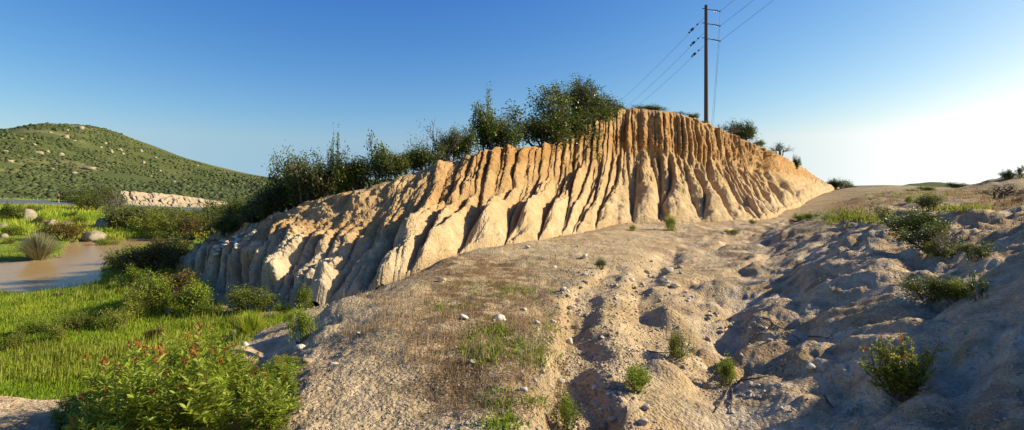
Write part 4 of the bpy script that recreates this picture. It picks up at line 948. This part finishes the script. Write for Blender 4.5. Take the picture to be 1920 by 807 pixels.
# --- rush tussocks
def tussock(px, py, w, h, label, n, mat, name='rush_tussock'):
    p = hit(px, py); rg = np.random.default_rng(int(px)); G = Parts(); hh = h * p.y / F; ww = w * p.y / F / 2
    V = []; Fq = []; at = []
    for k in range(n):
        a = rg.uniform(0, 6.283); sp = rg.random()**.7; b0 = np.array([math.cos(a), math.sin(a), 0]) * ww * .28 * rg.random()
        L = hh * rg.uniform(.75, 1.08); tip = b0 + np.array([math.cos(a) * sp * ww, math.sin(a) * sp * ww, L * math.sqrt(max(.12, 1 - .75 * sp**2))])
        md = (b0 + tip) / 2 + np.array([0, 0, L * .1 * sp]); sd_ = np.array([-math.sin(a), math.cos(a), 0]) * rg.uniform(.006, .011)
        o = len(V); V += [b0 - sd_, b0 + sd_, md + sd_ * .9, md - sd_ * .9, tip + sd_ * .2, tip - sd_ * .2]; Fq += [(o, o + 1, o + 2, o + 3), (o + 3, o + 2, o + 4, o + 5)]; at += [rg.uniform(.1, 1)] * 6
    r = link(name, None, None, (p.x, p.y, p.z - .03), label, 'grass')
    link('blades', mesh_np('blades', np.array(V), np.array(Fq), [mat], {'v': np.array(at)}), r, kind='stuff'); return r
tussock(73, 487, 74, 52, 'round grey green rush tussock at the left edge of the pond', 1500, M_RUSH)
tussock(470, 632, 66, 52, 'dark green grass tussock in the shaded hollow below the flank', 700, M_GRASS, 'grass_tussock')
tussock(108, 556, 20, 12, 'little brownish tuft standing in the pond shallows', 90, M_DRY, 'grass_tussock')

# ------------------------------------------------------------------ grass, straw, gravel (uncountable)
def blades(name, pts, hmin, hmax, wid, per, spread, mat, label, tone=None, lean=.35, seed=1, cat='grass'):
    rg = np.random.default_rng(seed); n = len(pts) * per
    b = np.repeat(np.asarray(pts), per, 0) + np.concatenate([rg.normal(0, spread, (n, 2)), np.zeros((n, 1))], 1)
    L = rg.uniform(hmin, hmax, n)[:, None] * np.repeat(rg.uniform(.6, 1.2, len(pts)), per)[:, None]; a = rg.uniform(0, 6.283, n); ln = np.abs(rg.normal(0, lean, n))[:, None]
    dx = np.stack([np.cos(a), np.sin(a), np.zeros(n)], 1); sd_ = np.stack([-np.sin(a + 1.0), np.cos(a + 1.0), np.zeros(n)], 1) * wid * rg.uniform(.6, 1.3, n)[:, None]
    up = np.array([0, 0, 1.0]); m_ = b + up * L * .55 + dx * L * ln * .35; t_ = b + up * L * np.sqrt(np.clip(1 - ln**2 * .6, .1, 1)) + dx * L * ln
    V = np.stack([b - sd_, b + sd_, m_ + sd_ * .8, m_ - sd_ * .8, t_ + sd_ * .15, t_ - sd_ * .15], 1).reshape(-1, 3)
    o = 6 * np.arange(n)[:, None]; Fq = np.concatenate([o + np.array([0, 1, 2, 3]), o + np.array([3, 2, 4, 5])])
    at = np.repeat(rg.normal(.42, .16, n) + (np.repeat(tone, per) if tone is not None else 0), 6)
    return link(name, mesh_np(name, V, Fq, [mat], {'v': np.clip(at, 0, 1)}), label=label, cat=cat, kind='stuff')
def scatter(n, pxr, Yr, mask, power=1.0, seed=1):
    rg = np.random.default_rng(seed); out = []
    yy = (Yr[0]**-power + rg.random(n * 4) * (Yr[1]**-power - Yr[0]**-power))**(-1 / power); pp = rg.uniform(*pxr, n * 4); xx = (pp - 960) / F * yy
    k = rg.random(n * 4) < mask(xx, yy, pp); xx, yy = xx[k][:n], yy[k][:n]
    zz = height(xx, yy)
    return np.stack([xx, yy, zz - .01], 1)
def m_meadow(x, y, p):
    z = height(x, y); ok = (z < -2.75) & (p < 600) & (z > WATER + .04)
    bare = np.exp(-(linedist([gp(380, 555, -3.15), gp(470, 575, -3.15), gp(540, 590, -3.1), gp(500, 555, -3.15)], x, y)[0] / 1.0)**2)
    bare = np.maximum(bare, sstep(.35, .6, fbm(x * .6, y * .6, 108, 3)) * (p > 240))
    return ok * (1 - bare) * (1 - .7 * sstep(480, 560, p))
pts = scatter(20000, (-120, 560), (7.2, 34), m_meadow, 1.0, 3)
tn = .28 * fbm(pts[:, 0] * .35, pts[:, 1] * .35, 801, 3) + .16 * fbm(pts[:, 0] * 1.6, pts[:, 1] * 1.6, 803, 2) + .12 * sstep(150, 420, 960 + F * pts[:, 0] / pts[:, 1])
blades('meadow_grass', pts, .035, .12, .008, 8, .10, M_GRASS, 'bright green meadow grass round the pond', tn, seed=4)
def m_weed(x, y, p): return m_meadow(x, y, p) * np.clip(.15 + 1.1 * fbm(x * .55, y * .55, 830, 3) + .35 * sstep(120, 330, p), 0, 1)
pts = scatter(1500, (-80, 470), (8.3, 26), m_weed, 1.0, 23)
blades('meadow_weeds', pts, .10, .27, .009, 9, .08, M_YELLOW, 'taller yellow green weeds standing in the meadow', .3 * noise(pts[:, 0] * .8, pts[:, 1] * .8, 831), .3, seed=24, cat='weeds')
def m_far(x, y, p): return (height(x, y) > WATER + .04) * (linedist(road_c, x, y)[0] > 4.4) * (.5 + .5 * noise(x * .3, y * .3, 802))
pts = scatter(5000, (-80, 470), (33, 62), m_far, .6, 5)
blades('bank_grass', pts, .2, .45, .025, 6, .2, M_GRASS, 'green grass on the bank below the road', .15 + .3 * noise(pts[:, 0] * .2, pts[:, 1] * .2, 804), seed=6)
def m_dry(x, y, p): return np.clip(np.exp(-((p - 900) / 110)**2) * (y > 4.1) * 1.1 - .12 + .35 * fbm(x * 1.4, y * 1.4, 805, 3), 0, 1) * (p > 690) * (p < 1045)
pts = scatter(2600, (680, 1050), (4.0, 13.5), m_dry, 1.0, 7)
blades('dry_grass', pts, .018, .055, .0024, 7, .08, M_DRY, 'dry brown grass matted on the foreground mound', .45 * fbm(pts[:, 0] * 1.2, pts[:, 1] * 1.2, 820, 3), 1.3, seed=8)
pts = scatter(900, (640, 1060), (5, 15), lambda x, y, p: .5 + .8 * noise(x, y, 806), 1.0, 9)
blades('dry_grass', pts, .05, .16, .003, 5, .05, M_DRY, 'thin dry straw on the far side of the mound', .15 + np.zeros(len(pts)), .6, seed=10)
weeds = np.concatenate([np.stack([rng.normal(px, sx_, n), rng.normal(py, sy_, n)], 1)[::2] for px, py, sx_, sy_, n in
        ((930, 625, 26, 14, 90), (905, 660, 26, 14, 90), (960, 652, 20, 12, 60), (1010, 665, 20, 18, 80), (960, 545, 16, 6, 30), (985, 550, 20, 6, 24), (838, 578, 26, 7, 40), (1032, 610, 8, 10, 26), (935, 795, 22, 10, 50), (995, 755, 16, 10, 22), (925, 745, 16, 14, 26), (900, 540, 60, 12, 40))])
wp = np.array([hit(a, min(b, 806)) for a, b in weeds])
blades('green_weeds', wp, .02, .06, .007, 10, .05, M_BRIGHT, 'low green weeds growing through the dry grass', None, .9, seed=11, cat='weeds')
def m_right(x, y, p): return np.clip(.25 + 1.2 * fbm(x * .35, y * .35, 807, 3), 0, 1)
pts = scatter(2200, (1560, 1990), (14.5, 60), m_right, .8, 12)
blades('dry_grass', pts, .05, .18, .010, 6, .12, M_DRY, 'dry grass on the upper right slope', None, .6, seed=13)
wp = np.array([hit(rng.normal(1600, 36), rng.normal(409, 6)) for _ in range(140)] + [hit(rng.normal(1700, 60), rng.normal(366, 4)) for _ in range(60)] + [hit(rng.normal(1800, 30), rng.normal(392, 3)) for _ in range(50)])
blades('green_weeds', wp, .06, .17, .013, 9, .12, M_YELLOW, 'green weeds on the crest of the right slope', None, .6, seed=14, cat='weeds')
# a few tall dry stalks on the mound
for k, (px, py, h) in enumerate(((900, 700, 52), (772, 640, 46), (820, 560, 40), (790, 530, 34), (875, 735, 48))):
    p = hit(px, py); hh = h * p.y / F; G = Parts(); G.tube([(0, 0, -.02), (.02, 0, hh * .5), (.05 + .03 * k % .07, .01, hh)], .003, .0012, 4)
    for i in range(14): G.leaf((.02 + .03 * i / 14, 0, hh * (.3 + .7 * i / 14)), (math.cos(i * 2.4), math.sin(i * 2.4), .9), .03, .003, .6)
    r = link('dry_stalk', None, None, p, 'tall dry weed stalk standing on the grassy mound', 'weed', 'dry stalks on the mound')
    link('stem', G.stem_mesh('stem', M_TWIG), r); link('seed_heads', G.leaf_mesh('seed_heads', M_DRY, np.random.default_rng(k)), r, kind='stuff')
# yellow daisies near the right skyline
for px, py in ((1838, 391), (1847, 391), (1841, 404), (1867, 409), (1859, 416)):
    p = hit(px, py); G = Parts(); G.tube([(0, 0, -.02), (0, 0, .07), (.01, 0, .13)], .004, .003, 4); Q = Parts()
    for i in range(12): Q.leaf((.01, 0, .13), (math.cos(i * .5236), math.sin(i * .5236), .2), .05, .012, .5)
    r = link('yellow_flower', None, None, p, 'small yellow daisy in the dry grass by the right skyline', 'flower', 'yellow daisies')
    link('stem', G.stem_mesh('stem', M_BRIGHT), r); link('petals', Q.leaf_mesh('petals', M_PETAL, np.random.default_rng(3)), r)

# gravel
def gravel(name, n, pxr, Yr, mask, smin, smax, mats, label, seed, pts=None):
    if pts is None: pts = scatter(n, pxr, Yr, mask, 1.2, seed)
    rg = np.random.default_rng(seed); m_ = len(pts)
    O = np.array([[1, 0, 0], [-1, 0, 0], [0, 1, 0], [0, -1, 0], [0, 0, 1], [0, 0, -1]], float); OF = np.array([[0, 2, 4], [2, 1, 4], [1, 3, 4], [3, 0, 4], [2, 0, 5], [1, 2, 5], [3, 1, 5], [0, 3, 5]])
    s = smin * (smax / smin)**(rg.random(m_)**2)
    V = O[None] * rg.uniform(.6, 1.25, (m_, 6, 1)) * s[:, None, None] * np.array([1, 1, .7]) + rg.normal(0, .25, (m_, 6, 3)) * s[:, None, None]
    a = rg.uniform(0, 6.283, m_); ca, sa = np.cos(a)[:, None], np.sin(a)[:, None]
    V = np.stack([V[..., 0] * ca - V[..., 1] * sa, V[..., 0] * sa + V[..., 1] * ca, V[..., 2]], -1) + (pts + np.array([0, 0, .012]))[:, None, :]
    return link(name, mesh_np(name, V.reshape(-1, 3), (OF[None] + 6 * np.arange(m_)[:, None, None]).reshape(-1, 3), mats, mi=np.repeat(rg.choice(len(mats), m_), 8)), label=label, cat='gravel', kind='stuff')
bsel = np.random.default_rng(77); bi = bsel.integers(40, int(NC * .86), 2600); bo = np.abs(bsel.normal(0, .5, 2600)) + .12
talus_pts = np.stack([B_[bi, 0] + o2[bi, 0] * bo, B_[bi, 1] + o2[bi, 1] * bo], 1)
talus_pts = np.concatenate([talus_pts, np.array([zat(a_, b_) for a_, b_ in talus_pts])[:, None] - .012], 1)
gravel('talus', 0, None, None, None, .008, .05, [M_CLOD, M_CLOD, M_STONE], 'fallen clods and crumbs along the foot of the eroded cliff', 18, talus_pts)
def m_grav(x, y, p):
    d1 = linedist(channel, x, y)[0]; d2 = linedist(rill, x, y)[0]
    return np.clip(.10 + .5 * fbm(x * .9, y * .9, 808, 3) + .8 * np.exp(-(d1 / .4)**2) + .8 * np.exp(-(d2 / .35)**2) + .6 * np.exp(-((p - 1150) / 90)**2) * (y > 5) * (y < 13), 0, 1)
gravel('gravel', 7000, (1000, 1500), (3.6, 16), m_grav, .006, .028, [M_STONE, M_STONET, M_STONET], 'loose gravel strewn over the stony track', 15)
gravel('gravel', 3500, (540, 1000), (3.6, 14), lambda x, y, p: .35 + .4 * noise(x * 2, y * 2, 809), .005, .016, [M_STONET, M_STONE], 'fine gravel on the lit bank', 16)
gravel('gravel', 2500, (1450, 1990), (3.4, 16), lambda x, y, p: np.clip(.1 + .8 * fbm(x * .8, y * .8, 810, 3), 0, 1), .005, .018, [M_STONE, M_STONET], 'gravel on the shaded right slope', 17)

# dry roots and twigs on the shaded slope
for pts_px, lb in (([(1425, 597), (1442, 600), (1452, 612), (1475, 622), (1500, 640)], 'dark dry root trailing down from the upper pebble heap'), ([(1515, 633), (1535, 634), (1552, 637), (1560, 630)], 'short dark root ending at a pale stone'),
                   ([(1368, 728), (1390, 715), (1420, 712), (1452, 706)], 'dark root running right from the thin green sprig'), ([(1366, 730), (1358, 748), (1340, 776)], 'thin dry root hanging left below the sprig'), ([(1372, 732), (1373, 750), (1369, 776)], 'thin dry root hanging straight below the sprig'),
                   ([(1212, 660), (1235, 664), (1262, 664)], 'dark twig lying left of the yellow green tuft'), ([(1545, 744), (1552, 756), (1562, 768)], 'short twig on the shaded rock at the right')):
    ww = [hit(a, b) + Vector((0, 0, .015)) for a, b in pts_px]; G = Parts(); o = ww[0].copy(); G.tube([w_ - o for w_ in ww], .011, .005, 5)
    link('dry_root', G.stem_mesh('dry_root', M_BARK), None, o, lb, 'root')

# ------------------------------------------------------------------ utility pole and wires
M_POLE = plain('weathered_pole_wood', (0.075, 0.042, 0.024), (0.17, 0.10, 0.06), 14, .85, .4)
M_IRON = plain('dark_iron', (0.03, 0.03, 0.033), (0.06, 0.06, 0.06), 20, .5, .1, .6)
M_INS = plain('insulator_glaze', (0.045, 0.022, 0.016), (0.08, 0.04, 0.03), 6, .25, .05)
M_WIRE = plain('wire_metal', (0.10, 0.11, 0.12), (0.16, 0.17, 0.18), 30, .5, .05, .5)
PY_ = 42.0
ptop = P(1324, 10, PY_); pz = zat(ptop.x, PY_)
pole = link('utility_pole', None, None, (ptop.x, PY_, pz - .3), 'tall brown wooden utility pole standing on the cliff top', 'utility pole')
HT = ptop.z - pz + .3
G = Parts(); G.tube([(0, 0, HT * k / 8) for k in range(9)], .165, .125, 14); G.tube([(0, 0, HT), (0, 0, HT + .02)], .125, .01, 14)
link('shaft', G.stem_mesh('shaft', M_POLE), pole)
arm_ends = []
for ay in (17, 44, 72):
    z0 = (HY - ay) / F * PY_ - (pz - .3); e = Vector((.86, -.5, -.34)); a0 = Vector((-.25, .14, .08))
    G = Parts(); G.tube([a0 + Vector((0, 0, z0)), e + Vector((0, 0, z0))], .028, .024, 6)
    arm = link('cross_arm', G.stem_mesh('cross_arm', M_IRON), pole)
    G = Parts()
    for f in (.60, .66, .72, .80, .86): 
        c = a0.lerp(e, f) + Vector((0, 0, z0)); d = (e - a0).normalized()
        G.tube([c - d * .02, c, c + d * .022], .03, .095 if f in (.66, .80) else .06, 10)
    link('insulator', G.stem_mesh('insulator', M_INS), arm)
    G = Parts(); c = e + Vector((0, 0, z0)); G.tube([c + Vector((0, 0, .05)), c - Vector((0, 0, .06))], .05, .04, 8); link('clamp', G.stem_mesh('clamp', M_IRON), arm)
    arm_ends.append(pole.location + c)
def wire(a, b, sag, label, r=.011, n=24, chain=False):
    pts = [a.lerp(b, k / n) - Vector((0, 0, sag * 4 * (k / n) * (1 - k / n))) for k in range(n + 1)]; G = Parts(); G.tube([p - a for p in pts], r, r, 5)
    w = link('wire', G.stem_mesh('wire', M_WIRE), None, a, label, 'wire')
    if chain:                                            # strings of insulator discs hung in the wire near the pole
        d = (b - a).normalized()
        for c0, cnt, rr_ in ((1.15, 3, .06), (2.05, 6, .10), (2.75, 3, .06)):
            G = Parts()
            for k in range(cnt): c = d * (c0 + k * .085) + Vector((0, 0, -.01)); G.tube([c - d * .02, c + d * .03], rr_, rr_ * .55, 8)
            link('insulator_string', G.stem_mesh('insulator_string', M_INS), w)
    return w
wn_ = ('upper', 'middle', 'lower')
for k, ((lx, ly), (fx, fy)) in enumerate((((1320, 34), (1150, 196)), ((1320, 62), (1172, 196)), ((1320, 86), (1188, 196)))):
    a = P(lx, ly, PY_); b = P(fx - (fx * 0 + 26), fy + 26, 74); wire(a, b, .35, '%s power line running down left behind the cliff from the pole' % wn_[k], chain=True)
for k, (fx, fy) in enumerate(((1372, 0), (1409, 0), (1446, 0))):
    a = arm_ends[k]; q = P(fx, fy, 37.0); d = (q - a); b = a + d * 6.5; wire(a, b, .25, '%s power line rising to the upper right from the pole arm' % wn_[k])
for k, (bx, by, lb) in enumerate(((1337, 232, 'left thin down lead hanging from the pole arms'), (1332, 232, 'middle thin down lead hanging from the pole arms'), (1334, 236, 'right thin down lead hanging from the pole arms'))):
    a = arm_ends[k]; b = P(bx, by, PY_ - .3); b.z = min(b.z, zat(b.x, b.y) + .05); wire(a, b, 0, lb, .007)

# ------------------------------------------------------------------ road sign and roadside post
M_SIGNB = plain('sign_metal', (0.32, 0.32, 0.32), (0.42, 0.42, 0.42), 6, .5, .05, .5)
M_SIGNR = plain('sign_red', (0.32, 0.02, 0.015), (0.42, 0.03, 0.02), 6, .5, .05)
p = hit(110, 384.5); sg = link('road_sign', None, None, p, 'small red triangular warning sign on a grey post beside the road', 'sign')
hh = 20 * p.y / F
G = Parts(); G.tube([(0, 0, -.2), (0, 0, hh * .6), (0, 0, hh)], .045, .045, 8); link('post', G.stem_mesh('post', M_SIGNB), sg)
tw = 5.5 * p.y / F
tri = [(-tw / 2, -.06, hh * .55), (tw / 2, -.06, hh * .55), (0, -.06, hh * 1.02)]
me = bpy.data.meshes.new('sign_plate'); vv = tri + [(x, y + .03, z) for x, y, z in tri]
me.from_pydata(vv, [], [(0, 1, 2), (5, 4, 3), (0, 3, 4, 1), (1, 4, 5, 2), (2, 5, 3, 0)]); me.materials.append(M_SIGNR); link('sign_plate', me, sg)
p = hit(2, 372); G = Parts(); G.tube([(0, 0, -.1), (0, 0, .5), (0, 0, .72)], .06, .055, 8); mk = link('marker_post', G.stem_mesh('marker_post', M_PAINT), None, p, 'white roadside marker post at the left edge of the picture', 'post')
G = Parts(); G.tube([(0, 0, .5), (0, 0, .6)], .066, .066, 8); link('reflector', G.stem_mesh('reflector', M_IRON), mk)
# small pyramidal survey stone on the slope by the crest bushes
p = P(849, 284, 20.3); p.z = zat(p.x, p.y); stone(849, 284, 12, 'w', 'white pointed stone on the brow beside the crest bushes', p=p, sink=.1)
